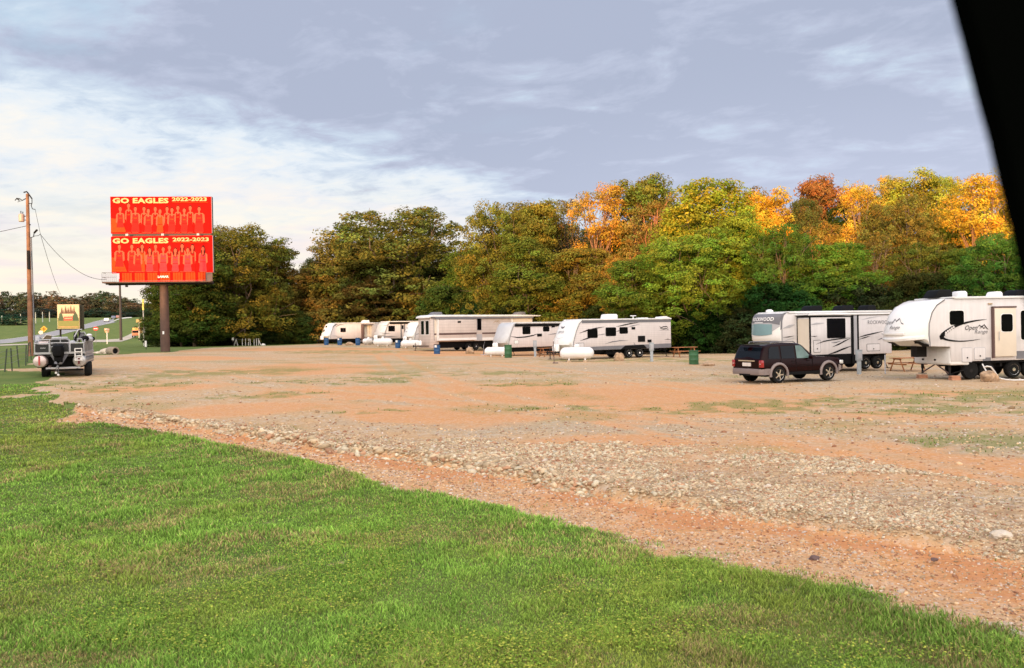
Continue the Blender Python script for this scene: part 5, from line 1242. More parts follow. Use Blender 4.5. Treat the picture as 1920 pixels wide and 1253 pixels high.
def rock(px, D, s, label, name='rock', seed=0, m='rock'):
    rs = random.Random(seed); bm = bmesh.new(); bmesh.ops.create_icosphere(bm, subdivisions=3, radius=1)
    for v in bm.verts:
        n = mnoise.noise(v.co * 1.3 + Vector((seed * 3.1, 0, 0))); k = 1 + .35 * n + .12 * mnoise.noise(v.co * 4 + Vector((seed, 2, 0)))
        v.co = Vector((v.co.x * s[0], v.co.y * s[1], v.co.z * s[2])) * k
        if v.co.z < -s[2] * .5: v.co.z = -s[2] * .5
    me = bpy.data.meshes.new(name); bm.to_mesh(me); bm.free(); me.materials.append(M_(m) if isinstance(m, str) else m)
    o = bpy.data.objects.new(name, me); COL.objects.link(o); g = gd(px, D); o.location = (g.x, g.y, g.z + s[2] * .42); tag(o, label, 'rock')
    return o
def pedestal(px, D, h, label):
    t = thing('utility_pedestal', label, 'pedestal', gd(px, D), R_(8), 'grey hook-up posts beside the campers')
    B = MB(); B.b2(-.09, .09, -.07, .07, -.05, h * .62, 'post_grey'); B.build('post', t, bevel=.01, seg=1)
    B = MB(); B.b2(-.14, .14, -.1, .1, h * .58, h, 'post_grey'); B.b2(-.15, .15, -.12, .1, h, h + .03, 'post_grey'); bx = B.build('meter_box', t, bevel=.015)
    B = MB(); B.b2(-.10, .10, -.115, -.1, h * .66, h * .93, 'pale_grey'); B.build('door', bx)
def make_small():
    pedestal(1222, 54, 1.25, 'grey hook-up post in front of the rear of the white trailer')
    pedestal(1003.5, 68, 1.35, 'grey hook-up post in front of the silver nosed camper half hidden by the trailer')
    pedestal(1611, 41.5, 1.25, 'grey hook-up post between the car and the large fifth wheel')
    B = MB(); g = gd(1660, 42); B.tube([(0, 0, 0), (0, 0, 1.0)], .035, 'pale_grey', n=8); o = B.build('water_pipe', loc=g); tag(o, 'thin grey standpipe at the rear corner of the grey nosed camper', 'pipe')
    B = MB(); g = gd(907, 74); B.tube([(0, 0, 0), (0, 0, .9), (.12, 0, 1.25)], .04, 'trim_grey', n=8); B.b2(-.3, .3, -.2, .2, 0, .06, 'pale_grey'); o = B.build('water_hydrant', loc=g); tag(o, 'thin grey yard hydrant standing before the long beige trailer', 'hydrant')
    B = MB(); g = gd(1039, 52.5); B.tube([(0, 0, 0), (-.02, 0, 1.45)], .028, 'brown_trim', n=6); B.tube([(-.02, 0, 1.2), (-.28, 0, .95)], .02, 'brown_trim', n=5); B.box((.08, -.05, .03), (.35, .2, .05), 'brown_trim'); o = B.build('lantern_pole', loc=g); tag(o, 'thin rusty pole left of the white trailer nose', 'pole')
    rock(1161, 55, (.36, .3, .42), 'upright tan rock in front of the twin white wheels', seed=3)
    rock(1327, 49.5, (.42, .3, .15), 'flat reddish rock right of the larger green barrel', seed=5)
    rock(1854, 34, (.34, .3, .33), 'tan boulder with a hose over it before the large fifth wheel', seed=8)
    rock(881, 78, (.42, .35, .40), 'round brown rock before the long beige trailer', seed=11)
    rock(1341, 41, (.18, .14, .07), 'small flat stone on the gravel left of the dark red car', seed=12)
    rock(655, 101, (.5, .35, .3), 'brown rock between the blue barrels at the left end', seed=14)
    g = 'timber blocks under the landing legs of the fifth wheel'
    for px, D, lb in ((1729, 36.7, 'left orange timber block under the landing leg of the fifth wheel'), (1790, 35.2, 'right orange timber block under the landing leg of the fifth wheel')):
        B = MB(); B.b2(-.2, .2, -.16, .16, -.02, .09, 'brick'); B.b2(-.19, .19, -.15, .15, .094, .19, 'brick'); o = B.build('timber_block', bevel=.012, seg=1, loc=gd(px, D)); tag(o, lb, 'block', g)
    for i, (px, py, s, m, lb) in enumerate(((1527, 1044, .045, 'brown_trim', 'dark stone lying alone on the red track, lower right'), (1752, 1046, .032, 'brown_trim', 'small dark stone on the red track near the right edge'), (1877, 1024, .085, 'pale_rock', 'largest pale stone of the rubble ridge near the right edge'), (1440, 928, .06, 'pale_rock', 'pale rounded stone sitting in the rubble left of the largest one'))):
        mat('pale_rock', (.55, .47, .38), .9, 0, .3); M_('brown_trim'); g = gp(px, py); o = rock(px, g.y, (s * 1.3, s, s * .7), lb, seed=40 + i, m=MATS[m] if m in MATS else m)
        o.location = (g.x, g.y, g.z + s * .3 + (.1 if m == 'pale_rock' else -.03))
    # hose
    B = MB(); pts = [at(1842, 683, 34.6), at(1849, 696, 34.2), at(1852, 704, 33.9)]
    o = B.tube([tuple(p) for p in pts], .028, 'hose', n=8).build('white_stake', smooth=True); tag(o, 'white pipe leaning down to the tan boulder', 'pipe')
    B = MB(); P = []
    for x, y, D, z in ((1846, 706, 33.8, .62), (1851, 704, 33.7, .66), (1858, 706, 33.7, .64), (1866, 709, 33.8, .4), (1872, 714, 33.9, .16), (1885, 716, 34, .08), (1900, 716, 34, .05), (1918, 717, 34.1, .05), (1945, 716, 34.5, .05)):
        g = gd(x, D); P.append((g.x, g.y, g.z + z))
    o = B.tube(P, .032, 'hose', n=8).build('sewer_hose', smooth=True); tag(o, 'white ribbed hose lying over the boulder and along the gravel at the right edge', 'hose')
    g = gd(1318, 76)
    # concrete pipe ends lying left of the lot
    t = thing('concrete_pipe', 'short brown pipe lying on its side by the grass bank, open end to the right', 'pipe', gd(211, 69), R_(-38))
    B = MB(); B.lathe([(.33, -.55), (.36, -.5), (.36, .5), (.34, .55), (.25, .55), (.24, .0)], mat('old_concrete', (.30, .24, .18), .9, 0, .3, bump=.5), c=(0, 0, .3), axis='x', n=20); B.build('shell', t, smooth=True)
    B = MB(); B.lathe([(.24, .40), (.24, .42)], 'black', c=(0, 0, .3), axis='x', n=16); B.build('bore_shade', t)  # black disc in the bore stands for the shade inside the pipe
    rock(196, 70, (.5, .4, .34), 'pale boulder touching the pipe on the grass bank', seed=21, m=mat('pale_rock', (.55, .47, .38), .9, 0, .3))
    rock(183, 70, (.4, .3, .16), 'low grey stone left of the pale boulder', seed=22, m=MATS['pale_rock'])
# ---------------------------------------------------------------- left side: billboard, poles, highway, boat
def make_billboard():
    fr = Frame(gd(310, 80), R_(6.5)); S = fr.S
    t = thing('billboard', 'tall red double deck billboard reading GO EAGLES 2022-2023 on a single brown post', 'billboard', fr.O, fr.yaw)
    red = mat('board_red', (.66, .008, .005), .8, 0, .08, spec=.05); dred = mat('board_dark_red', (.42, .009, .006), .8, 0, .1, spec=.05); ora = mat('board_orange', (.66, .06, .012), .8, 0, .12, spec=.05); cream = mat('board_cream', (.70, .46, .20), .7, 0, .05, spec=.1)
    skin = mat('board_skin', (.66, .11, .055), .8, 0, .08, spec=.05); jer = mat('board_jersey', (.72, .022, .016), .8, 0, .05, spec=.05); pink = mat('board_pink', (.72, .045, .05), .8, 0, .05, spec=.05); hair = mat('board_hair', (.12, .012, .008), .8, 0, .1, spec=.05)
    rust = mat('rusty_post', (.10, .055, .042), .75, .1, .25, scale=2, bump=.3); fm = 'dark_metal'
    K = 6.265; C = lambda cx, cy: S(190 + cx / K, 350 + cy / K, -.25)
    B = MB(); x0 = 0; zq = C(700, 1132)[1] - .2; B.lathe([(.45, -.3), (.43, 3), (.40, zq)], rust, n=24); B.build('post', t, smooth=True)
    def panel(c4, name, heads, lower):
        (ax, az), (bx, bz), (cx_, cz), (dx, dz) = [C(*q) for q in c4]
        B = MB(); B.prism([(ax, az), (bx, bz), (cx_, cz), (dx, dz)], -.25, -.12, red); y = -.252
        lay = [0]
        def F(pts, m): lay[0] += 1; B.flat([C(*p) for p in pts], m, y=-.25 - .0004 * lay[0], t=.0003)
        bot = c4[2][1] - 8
        F([(c4[0][0] + 8, bot - 170), (c4[0][0] + 130, bot - 150), (c4[0][0] + 190, bot - 2), (c4[0][0] + 8, bot - 2)], ora)
        for i, (hx, hy, hw, tone, kind) in enumerate(heads):
            tm = {0: jer, 1: dred, 2: pink, 3: ora}[tone]; w = 46 * hw; sh = hy + 50
            F([(hx - w * 1.05, sh + 20), (hx - w * .7, sh), (hx + w * .7, sh), (hx + w * 1.05, sh + 20), (hx + w * 1.12, sh + 110), (hx + w * .82, sh + 120), (hx + w * .7, bot - 90 * (kind == 2)), (hx - w * .7, bot - 90 * (kind == 2)), (hx - w * .82, sh + 120), (hx - w * 1.12, sh + 110)], skin)
            F([(hx - w * .62, sh + 14), (hx - w * .3, sh + 8), (hx, sh + 30), (hx + w * .3, sh + 8), (hx + w * .62, sh + 14), (hx + w * .7, sh + 100), (hx + w * .95, bot - 4 if kind != 2 else bot - 60), (hx - w * .95, bot - 4 if kind != 2 else bot - 60), (hx - w * .7, sh + 100)], tm)
            F([(hx - w * .7, sh + 102), (hx + w * .7, sh + 102), (hx + w * .7, sh + 108), (hx - w * .7, sh + 108)], dred)
            F([(hx - w * .4, sh + 52), (hx + w * .4, sh + 52), (hx + w * .36, sh + 66), (hx - w * .36, sh + 66)], ora)
            if kind == 1: F(ellipse(hx, hy + 22, 30, 62, 14), hair)
            F(ellipse(hx, hy - 9, 22, 26, 14), hair); F([(hx - 9, hy + 20), (hx + 9, hy + 20), (hx + 12, sh + 14), (hx, sh + 26), (hx - 12, sh + 14)], skin); F(ellipse(hx, hy + 4, 18, 26, 14), skin)
        o = B.build(name, t)
        # lettering
        B = MB(); (tx, tz) = C(135, c4[0][1] + 76 + lower * 3); (ex, _) = C(792, c4[0][1] + 76); hgt_ = abs(C(0, 100)[1] - C(0, 158)[1]) / .72
        V, Fc = glyphs('GO EAGLES', .045); w = max(v[0] for v in V); B.add([(tx + v[0] / w * (ex - tx) + 0, -.315, tz + v[1] * hgt_) for v in V], Fc, cream)
        (tx, tz) = C(832 + lower * 8, c4[0][1] + 52 + lower * 3); (ex, _) = C(1238 + lower * 14, 0); V, Fc = glyphs('2022-2023', .04); w = max(v[0] for v in V)
        B.add([(tx + v[0] / w * (ex - tx), -.315, tz + v[1] * hgt_ * .74) for v in V], Fc, cream)
        (ux, uz), (vx, _) = C(835, c4[0][1] + 68), C(1250, 0); B.b2(ux, vx, -.314, -.31, uz - .03, uz + .02, ora)
        B.build('lettering', o)
        B = MB()
        for k in range(9): xx = ax + (bx - ax) * k / 8; B.b2(xx - .05, xx + .05, -.12, .12, min(cz, dz) + .03, min(az, bz) - .03, fm)
        for zz in (min(cz, dz) + .15, (az + dz) / 2, min(az, bz) - .15): B.b2(ax + .05, bx - .05, .0, .2, zz - .06, zz + .06, fm)
        B.build('panel_frame', o)
        B = MB(); B.b2(bx - .02, bx + .05, -.26, .1, cz, bz, 'trim_grey'); B.b2(bx - .30, bx - .24, -.262, -.25, cz + .1, cz + 1.3, dred); B.build('edge_trim', o)
        return (ax, az, bx, bz)
    up = [(222, 262, 1, 0, 2), (320, 222, .8, 1, 0), (400, 262, 1.15, 0, 0), (502, 262, .8, 1, 0), (552, 285, 1.05, 0, 0), (634, 262, .85, 1, 0), (772, 262, .75, 1, 0), (690, 290, .95, 3, 0), (830, 275, 1.1, 0, 0), (900, 250, .8, 1, 0), (975, 280, 1.05, 0, 0), (1045, 250, .8, 1, 0), (1150, 262, 1.3, 0, 0)]
    lo = [(212, 705, 1.2, 0, 2), (358, 705, 1.0, 0, 0), (480, 705, .8, 3, 1), (430, 745, 1.05, 0, 0), (638, 705, .8, 0, 0), (568, 748, 1.05, 2, 1), (800, 715, .8, 1, 0), (728, 735, 1.1, 2, 0), (950, 700, .9, 1, 1), (870, 750, 1.0, 2, 1), (1070, 710, .85, 1, 1), (1015, 745, 1.1, 2, 0), (1195, 730, 1.05, 2, 1)]
    panel([(104, 118), (1292, 118), (1300, 548), (118, 552)], 'upper_panel', up, 0)
    panel([(112, 588), (1306, 574), (1312, 1010), (124, 1020)], 'lower_panel', lo, 1)
    B = MB(); a = C(118, 546); b = C(1300, 592); B.b2(a[0] + .05, b[0] - .05, -.2, .12, b[1] - .1, a[1] + .1, rust); B.build('middle_beam', t)
    # apron under the lower face
    x0, z1 = C(215, 1018); x1, _ = C(1228, 1018); _, z0 = C(300, 1122); x2, _ = C(1312, 1018)
    B = MB(); n = 34
    for k in range(n): a = x0 + (x1 - x0) * k / n; b = x0 + (x1 - x0) * (k + .86) / n; B.b2(a, b, -.34, -.30, z0, z1, ora if (k * 7 % 5) else red)
    B.b2(x0, x1, -.30, -.26, z0, z1, dred); B.build('apron', t)
    B = MB(); B.b2(x1, x2 - .05, -.31, -.27, z0, z1, 'brown_trim'); B.build('apron_end', t)
    B = MB(); a, z = C(668, 1072); b, _ = C(795, 1072); V, Fc = glyphs('LAMAR', .03); w = max(v[0] for v in V); B.add([(a + v[0] / w * (b - a), -.352, z + v[1] * .30) for v in V], Fc, 'tank_white'); B.build('name_plate', t)
    # catwalk and cage
    xl, zt = C(52, 1020); _, zb = C(60, 1128); xr, _ = C(1312, 1128)
    B = MB(); B.b2(xl, xr, -1.25, -.35, zb - .12, zb - .02, rust); B.b2(xl, xr, -.35, -.2, zb - .22, zb - .03, fm); B.b2(xl + .1, xr - .1, .1, .5, zb - .25, zb + .05, fm); B.build('catwalk', t)
    B = MB()
    for k in range(8): xx = xl + (x0 - xl) * k / 7; B.tube([(xx, -1.22, zb), (xx, -1.22, zt)], .018, 'trim_grey', n=5)
    for z in (zb, (zb + zt) / 2, zt): B.tube([(xl, -1.22, z), (x0, -1.22, z)], .02, 'trim_grey', n=5); B.tube([(xl, -1.22, z), (xl, -.2, z)], .02, 'trim_grey', n=5)
    for k in range(3): B.tube([(xl, -1.22 + k * .5, zb), (xl, -1.22 + k * .5, zt)], .018, 'trim_grey', n=5)
    B.tube([(x0, -1.22, zb + .06), (xr, -1.22, zb + .06)], .015, 'trim_grey', n=5); B.build('guard_rail', t)
    for k in range(3):
        xx = xl + (xr - xl) * (.22 + .33 * k); B = MB(); zz = C(700, 570)[1]
        B.tube([(xx, -.2, zz - .12), (xx, -.7, zz - .08)], .02, fm, n=5); B.b2(xx - .12, xx + .12, -.8, -.62, zz - .12, zz + .08, 'pale_grey'); B.build('flood_lamp', t)
    B = MB(); B.b2(-.8, .8, -.3, .3, zb - .35, zb - .12, fm); B.b2(.9, 1.6, -.3, -.25, zb - 1.3, zb - 1.25, fm); B.tube([(1.3, -.28, zb - .2), (1.3, -.28, zb - 1.3)], .02, fm, n=5); B.build('support_head', t)
    B = MB(); B.box((-.0, -.5, 1.9), (.16, .05, .3), 'tank_white'); B.build('notice_plate', t)
def make_poles():
    wood = mat('pole_wood', (.25, .115, .06), .8, 0, .3, scale=3, bump=.4); dk = 'dark_metal'
    D = 62; g = gd(58, D); t = thing('utility_pole', 'tall brown wooden utility pole with transformer at the left edge', 'utility pole', g)
    up = lambda px, py, d=D: tuple(at(px, py, d) - g)
    H = up(51, 364)[2]
    B = MB(); B.tube([(0, 0, -.2), (0, 0, H * .5), (.0, 0, H)], [.19, .155, .11], wood, n=14); B.build('shaft', t, smooth=True)
    B = MB(); B.lathe([(.17, 0), (.2, .04), (.21, .5), (.19, .58), (.08, .62)], mat('transformer', (.55, .36, .28), .5, .2, .1), c=up(40.5, 416), n=16); tr = B.build('transformer', t, smooth=True)
    B = MB(); x, y, z = up(40.5, 401); B.tube([(x - .05, y, z), (x - .05, y, z + .22)], .03, dk, n=6); B.tube([(x + .1, y, z), (x + .1, y, z + .16)], .03, dk, n=6); B.tube([(x + .15, y, z - .2), (0, 0, z - .2)], .03, dk, n=5); B.tube([(x + .15, y, z - .5), (0, 0, z - .5)], .03, dk, n=5); B.build('bushing', tr)
    B = MB(); B.tube([up(44.5, 361), up(50, 359.5), up(51.5, 361), up(60, 373)], .05, dk, n=6); B.tube([up(60, 373), up(60, 381), up(58.5, 386), up(61, 392), up(66, 393)], .03, dk, n=5); B.tube([up(52, 382), up(60, 382)], .03, dk, n=5); B.build('cross_arm', t)
    B = MB(); B.tube([up(49, 372), up(42, 376), up(36, 372.5), up(32, 372), up(28, 376)], .035, dk, n=5); B.tube([up(36, 376), up(31, 372)], .05, dk, n=5); B.tube([up(42, 376), up(33, 379)], .02, dk, n=5); B.build('fuse_arm', t)
    B = MB(); B.tube([up(53, 445), up(58, 446), up(63, 444), up(64, 436), up(68, 431)], .035, dk, n=5); B.tube([up(64, 437), up(70, 431)], .07, dk, n=6); B.tube([up(64, 443), up(72, 442), up(76, 439)], .02, dk, n=5); B.tube([up(53, 420), up(57, 422)], .05, dk, n=6); B.build('service_bracket', t)
    B = MB(); B.tube([up(58.5, 446), up(61, 520), up(65, 655)], .045, 'trim_grey', n=8); B.build('conduit', t)
    B = MB(); B.tube([up(53, 470, D - .25), up(54, 505, D - .25)], .11, dk, n=8); B.build('pole_sleeve', t)
    def wire(name, pts, label, r=.014, sag=0):
        P = []
        for i in range(13):
            u = i / 12; a, b = Vector(pts[0]), Vector(pts[1]); p = a.lerp(b, u); p.z -= sag * 4 * u * (1 - u); P.append(tuple(p))
        o = MB().tube(P, r, dk, n=4).build(name); tag(o, label, 'wire')
    wire('service_wire', (at(76, 440, D), at(200, 524, 79)), 'thin black wire sagging from the tall pole down to the billboard catwalk', .02, 1.0)
    wire('drop_wire', (at(66, 393, D), at(76, 440, D)), 'curved black wire looping down beside the top of the tall pole', .014, -.0)
    wire('guy_wire', (at(76, 440, D), at(118, 560, 120)), 'faint wire running from the tall pole down toward the far sign', .016, .6)
    wire('line_wire', (at(49, 424, D), at(-420, 400, 70)), 'faint line wire leaving the tall pole to the left', .02, 1.6)
    # dark pole behind the billboard
    D2 = 190; g = gd(227, D2); t = thing('utility_pole', 'dark slender utility pole standing under the left end of the billboard', 'utility pole', g)
    B = MB(); B.tube([(0, 0, -.3), (0, 0, 14.6)], [.34, .22], mat('pole_dark', (.06, .045, .04), .85, 0, .2), n=8); B.build('shaft', t, smooth=True)
    B = MB(); B.box((.2, 0, 13.4), (2.4, .15, .18), 'dark_metal'); B.box((1.6, 0, 13.0), (.5, .4, .7), 'dark_metal'); B.build('cross_arm', t)
    gg = 'thin roadside poles before the far woods'
    for px, py, D3 in ((4, 592, 300), (39, 589, 310), (67, 586, 320), (80, 585, 330), (93, 585, 340)):
        g = gd(px, D3); h = at(px, py, D3).z - g.z
        o = MB().tube([(0, 0, -.2), (0, 0, h)], [.19, .14], mat('pole_grey', (.40, .42, .38), .8), n=6).build('roadside_pole', loc=g); tag(o, 'thin grey roadside pole standing before the far woods', 'pole', gg)
    g = gd(270, 125); h = at(270, 563, 125).z - g.z
    t = thing('marker_pole', 'bright yellow pole top beside the dark tree at the left end of the woods', 'pole', g)
    MB().tube([(0, 0, -.2), (0, 0, h - 1.6)], [.08, .07], 'pale_grey', n=6).build('pole', t); MB().box((0, 0, h - .7), (.26, .12, 1.7), mat("yellow_paint", (.66, .50, .12), .6)).build('yellow_marker', t)
def ribbon(name, lo, up, m, lift=.05, kind='structure'):
    A = [gp(*p) for p in lo]; Bq = [gp(*p) for p in up]; V = []; F_ = []
    n = 0
    def sub(P):
        out = []
        for a, b in zip(P, P[1:]):
            for k in range(8): out.append(a.lerp(b, k / 8))
        return out + [P[-1]]
    A, Bq = sub(A), sub(Bq); M = MB(); q = 5
    for a, b in zip(A, Bq):
        for j in range(q): p = a.lerp(b, j / (q - 1)); V.append((p.x, p.y, h1(p.x, p.y) + lift))
    F_ = [(i * q + j, (i + 1) * q + j, (i + 1) * q + j + 1, i * q + j + 1) for i in range(len(A) - 1) for j in range(q - 1)]
    M.add(V, F_, m); o = M.build(name, smooth=True); o['kind'] = kind
    # make normals face up
    bm = bmesh.new(); bm.from_mesh(o.data); bmesh.ops.recalc_face_normals(bm, faces=bm.faces)
    if sum(f.normal.z for f in bm.faces) < 0: bmesh.ops.reverse_faces(bm, faces=bm.faces)
    bm.to_mesh(o.data); bm.free(); return A, Bq
def make_road():
    asp = mat('asphalt', (.26, .26, .27), .8, 0, .12, scale=.3); con = mat('concrete_road', (.42, .38, .31), .85, 0, .15, scale=.3); ln = mat('road_paint', (.75, .72, .65), .6)
    A, Bq = ribbon('highway', [(-80, 650), (20, 643.5), (75, 636), (110, 629), (130, 624), (156, 617.5), (180, 612.5), (203, 607.5), (225, 603), (248, 600)], [(-80, 644), (20, 635.5), (75, 627.5), (110, 619), (130, 614.5), (156, 609.5), (180, 602.5), (203, 597.8), (225, 595), (243, 594.5)], asp)
    for k, nm in ((.06, 'edge_line'), (.94, 'edge_line')):
        M = MB(); V = []
        for a, b in zip(A, Bq):
            for e in (0, .022): p = a.lerp(b, k + e); V.append((p.x, p.y, h1(p.x, p.y) + .08))
        M.add(V, [(2 * i, 2 * i + 2, 2 * i + 3, 2 * i + 1) for i in range(len(A) - 1)], ln); o = M.build('road_marking'); o['kind'] = 'structure'
    ribbon('side_road', [(165, 642), (200, 642), (228, 641), (244, 636), (256, 630), (266, 626), (276, 624)], [(165, 638), (200, 637.5), (222, 636), (238, 630), (250, 624), (262, 620.5), (274, 619)], con, .06)
    ribbon('path', [(-120, 652), (-20, 650), (30, 648), (56, 647)], [(-120, 649), (-20, 647.5), (30, 646), (56, 645)], con, .07)
    # small vehicles on the highway
    def tiny(px, py, rz, col, label, s=1.0):
        g = gp(px, py); t = thing('distant_car', label, 'car', (g.x, g.y, g.z + .05), rz); c = mat('car_' + label.split()[0], col, .4)
        B = MB(); B.prism([(-2.2, .3), (-2.25, .8), (-1.9, .95), (-1.2, 1.0), (-.6, 1.5), (.9, 1.5), (1.7, 1.0), (2.1, .95), (2.2, .6), (2.15, .3)], -.9, .9, c); B.build('body', t, bevel=.08)
        B = MB(); B.prism([(-1.05, 1.02), (-.55, 1.42), (.85, 1.42), (1.5, 1.02)], -.92, .92, 'glass'); B.build('glazing', t)
        for x in (-1.4, 1.4):
            for y in (-.8, .8): B = MB(); B.lathe([(.33, -.1), (.33, .1)], 'rubber', c=(x, y, .33), axis='y', n=12); B.build('wheel', t)
        t.scale = (s, s, s)
    tiny(200, 603.6, R_(113), (.7, .7, .7), 'white car driving toward the viewer on the far highway')
    tiny(213, 598.6, R_(113), (.12, .14, .2), 'dark car further up the far highway')
    tiny(222, 597.6, R_(113), (.3, .16, .14), 'reddish car near the crest of the far highway')
def sign(px, D, name, label, parts, post_to, postm='trim_grey', pr=.04):
    g = gd(px, D); t = thing(name, label, 'sign', g, math.atan2(-g.x, g.y) * .6)
    for k in post_to:
        B = MB(); B.tube([(k[0], .05, -.1), (k[0], .05, k[1])], pr, postm, n=6); B.build('post', t)
    for nm, fn in parts:
        B = MB(); fn(B); B.build(nm, t)
    return t
def make_signs():
    yel = mat('sign_yellow', (.80, .36, .03), .5); rd = mat('sign_red', (.55, .03, .02), .5); wh = 'tank_white'; og = mat('sign_orange', (.72, .34, .18), .5)
    D = 170; g = gd(83, D); z0 = at(83, 617, D).z - g.z; s = .66
    def dia(B):
        B.flat([(-s, z0), (0, z0 - s), (s, z0), (0, z0 + s)], yel, y=0, t=.03); B.flat([(-.07, z0 - .42), (.07, z0 - .42), (.07, z0 + .42), (-.07, z0 + .42)], 'black', y=-.035); B.flat([(-.36, z0 - .07), (.36, z0 - .07), (.36, z0 + .07), (-.36, z0 + .07)], 'black', y=-.042)
    sign(83, D, 'warning_sign', 'orange yellow diamond crossroad warning sign above the boat', [('sign_plate', dia)], [(0, z0 + .2)])
    z1 = at(77, 623.5, 168).z - gd(77, 168).z
    sign(77, 168, 'round_sign', 'pale round sign just left below the yellow diamond sign', [('sign_plate', lambda B: B.flat(ellipse(0, z1, .44, .40, 16), 'cream', y=0, t=.03))], [(0, z1)])
    z2 = at(180, 616.5, 165).z - gd(180, 165).z
    def dne(B): B.flat(ellipse(0, z2, .50, .42, 16), rd, y=0, t=.03); B.flat([(-.36, z2 - .08), (.36, z2 - .08), (.36, z2 + .08), (-.36, z2 + .08)], wh, y=-.035)
    sign(180, 165, 'no_entry_sign', 'red no entry sign with white bar on the highway median', [('sign_plate', dne)], [(0, z2)])
    z3 = at(201, 619, 168).z - gd(201, 168).z
    def two(B):
        B.flat([(-.5, z3 - .1), (.5, z3 - .1), (.5, z3 + .35), (-.5, z3 + .35)], og, y=0, t=.03); B.flat([(-.4, z3 - .5), (.4, z3 - .5), (.4, z3 - .16), (-.4, z3 - .16)], og, y=0, t=.03)
        for k in (.22, .05): B.flat([(-.38, z3 + k), (.38, z3 + k), (.38, z3 + k + .05), (-.38, z3 + k + .05)], wh, y=-.035)
    sign(201, 168, 'route_sign', 'small orange sign boards on a white post left of the dark pole', [('sign_plate', two)], [(0, z3 - .2)], wh, .09)
    # marker
    g = gd(273.5, 88); t = thing('marker_post', 'short white marker post on the grass left of the billboard post', 'post', g)
    MB().box((0, 0, .62), (.20, .08, .66), 'tank_white').build('white_plate', t); MB().tube([(0, .05, -.1), (0, .05, .6)], .03, 'dark_metal', n=6).build('stake', t)
    # square advertising board with pines
    D = 128; fr = Frame(gd(130, D), R_(20)); S = fr.S; t = thing('advertising_board', 'cream and green painted board with dark pines and a red label, behind the boat', 'billboard', fr.O, fr.yaw)
    K = 6.4; C = lambda cx, cy: S(cx / K, 550 + cy / K)
    cr = mat('ad_cream', (.62, .50, .32), .6, 0, .06); ol = mat('ad_olive', (.22, .22, .06), .6, 0, .1); dg = mat('ad_green', (.055, .09, .04), .6, 0, .15); br = mat('ad_brown', (.16, .07, .04), .6, 0, .15); rl = mat('ad_red', (.55, .10, .06), .6)
    x0, z1 = C(685, 135); x1, z0 = C(955, 425)
    B = MB(); B.b2(x0, x1, -.02, .9, z0, z1, cr); B.build('panel', t)
    B = MB(); _, zm = C(0, 305); B.b2(x0 + .05, x1 - .05, -.03, -.021, z0 + .05, zm, ol)
    B.flat([C(*p) for p in [(700, 330), (712, 250), (735, 215), (760, 300), (800, 280), (870, 280), (900, 215), (930, 260), (945, 330)]], dg, y=-.032)
    for cx, h0, w in ((742, 175, 20), (760, 200, 14), (785, 165, 20), (805, 185, 16), (825, 180, 20), (850, 155, 18), (868, 195, 16), (888, 165, 18)):
        B.flat([C(cx, h0 - 12), C(cx + w * .5, h0 + 35), C(cx + w * .35, h0 + 33), C(cx + w * .8, 245), C(cx - w * .8, 245), C(cx - w * .35, h0 + 33), C(cx - w * .5, h0 + 35)], br, y=-.036)
    B.flat([C(765, 282), C(872, 278), C(872, 326), C(765, 330)], rl, y=-.040); B.flat([C(775, 300), C(862, 297), C(862, 304), C(775, 307)], cr, y=-.046); B.flat([C(755, 252), C(885, 246), C(885, 262), C(755, 268)], cr, y=-.046)
    B.flat([C(700, 402), C(940, 402), C(940, 408), C(700, 408)], og, y=-.034); B.build('artwork', t)
    B = MB(); B.b2(x1 + .01, x1 + .1, -.05, 1.1, z0 - .3, z1 - .05, mat('ad_side', (.07, .055, .03), .7)); B.b2(x1 + .1, x1 + .55, .9, 1.0, z0 - .2, z1 - .1, MATS['ad_side']); B.build('side_panel', t)
    B = MB(); B.b2(x0 - .15, x1 + .15, -.5, .9, z0 - .14, z0 - .01, 'dark_metal'); B.build('catwalk', t)
    for x in (x0 + .35, x1 - .1):
        B = MB(); B.b2(x - .12, x + .12, .2, .44, -.2, z0, 'dark_metal'); B.build('post', t)
    # orange truck and yellow sign by the side road
    D = 205; g = gd(256, D); t = thing('work_truck', 'orange truck parked at the side road left of the dark trees', 'truck', g, R_(18)); oc = mat('truck_orange', (.66, .33, .08), .5)
    za = at(256, 633, D).z - g.z; t.location.z = g.z + max(0, za)
    B = MB(); B.b2(-.95, .95, .2, 4.5, 1.0, 2.5, oc); B.build('cargo_box', t, bevel=.05)
    B = MB(); B.b2(-.9, .9, -1.2, .15, .5, 1.9, mat('truck_brown', (.4, .16, .09), .5)); B.b2(-.8, .8, -1.22, -1.2, 1.2, 1.75, 'glass'); B.build('cab', t, bevel=.05)
    for x in (-.8, .8):
        for y in (-.6, 3.4): B = MB(); B.lathe([(.42, -.12), (.42, .12)], 'rubber', c=(x, y, .42), axis='x', n=14); B.build('wheel', t)
    g = gd(261, 190); zz = at(261, 602, 190).z - g.z
    sign(261, 190, 'yellow_sign', 'muted yellow sign board above the orange truck', [('sign_plate', lambda B: B.b2(-.6, .6, 0, .15, zz - .4, zz + .4, mat('sign_bright', (.38, .28, .11), .6)))], [(0, zz - .3)], 'cream', .1)
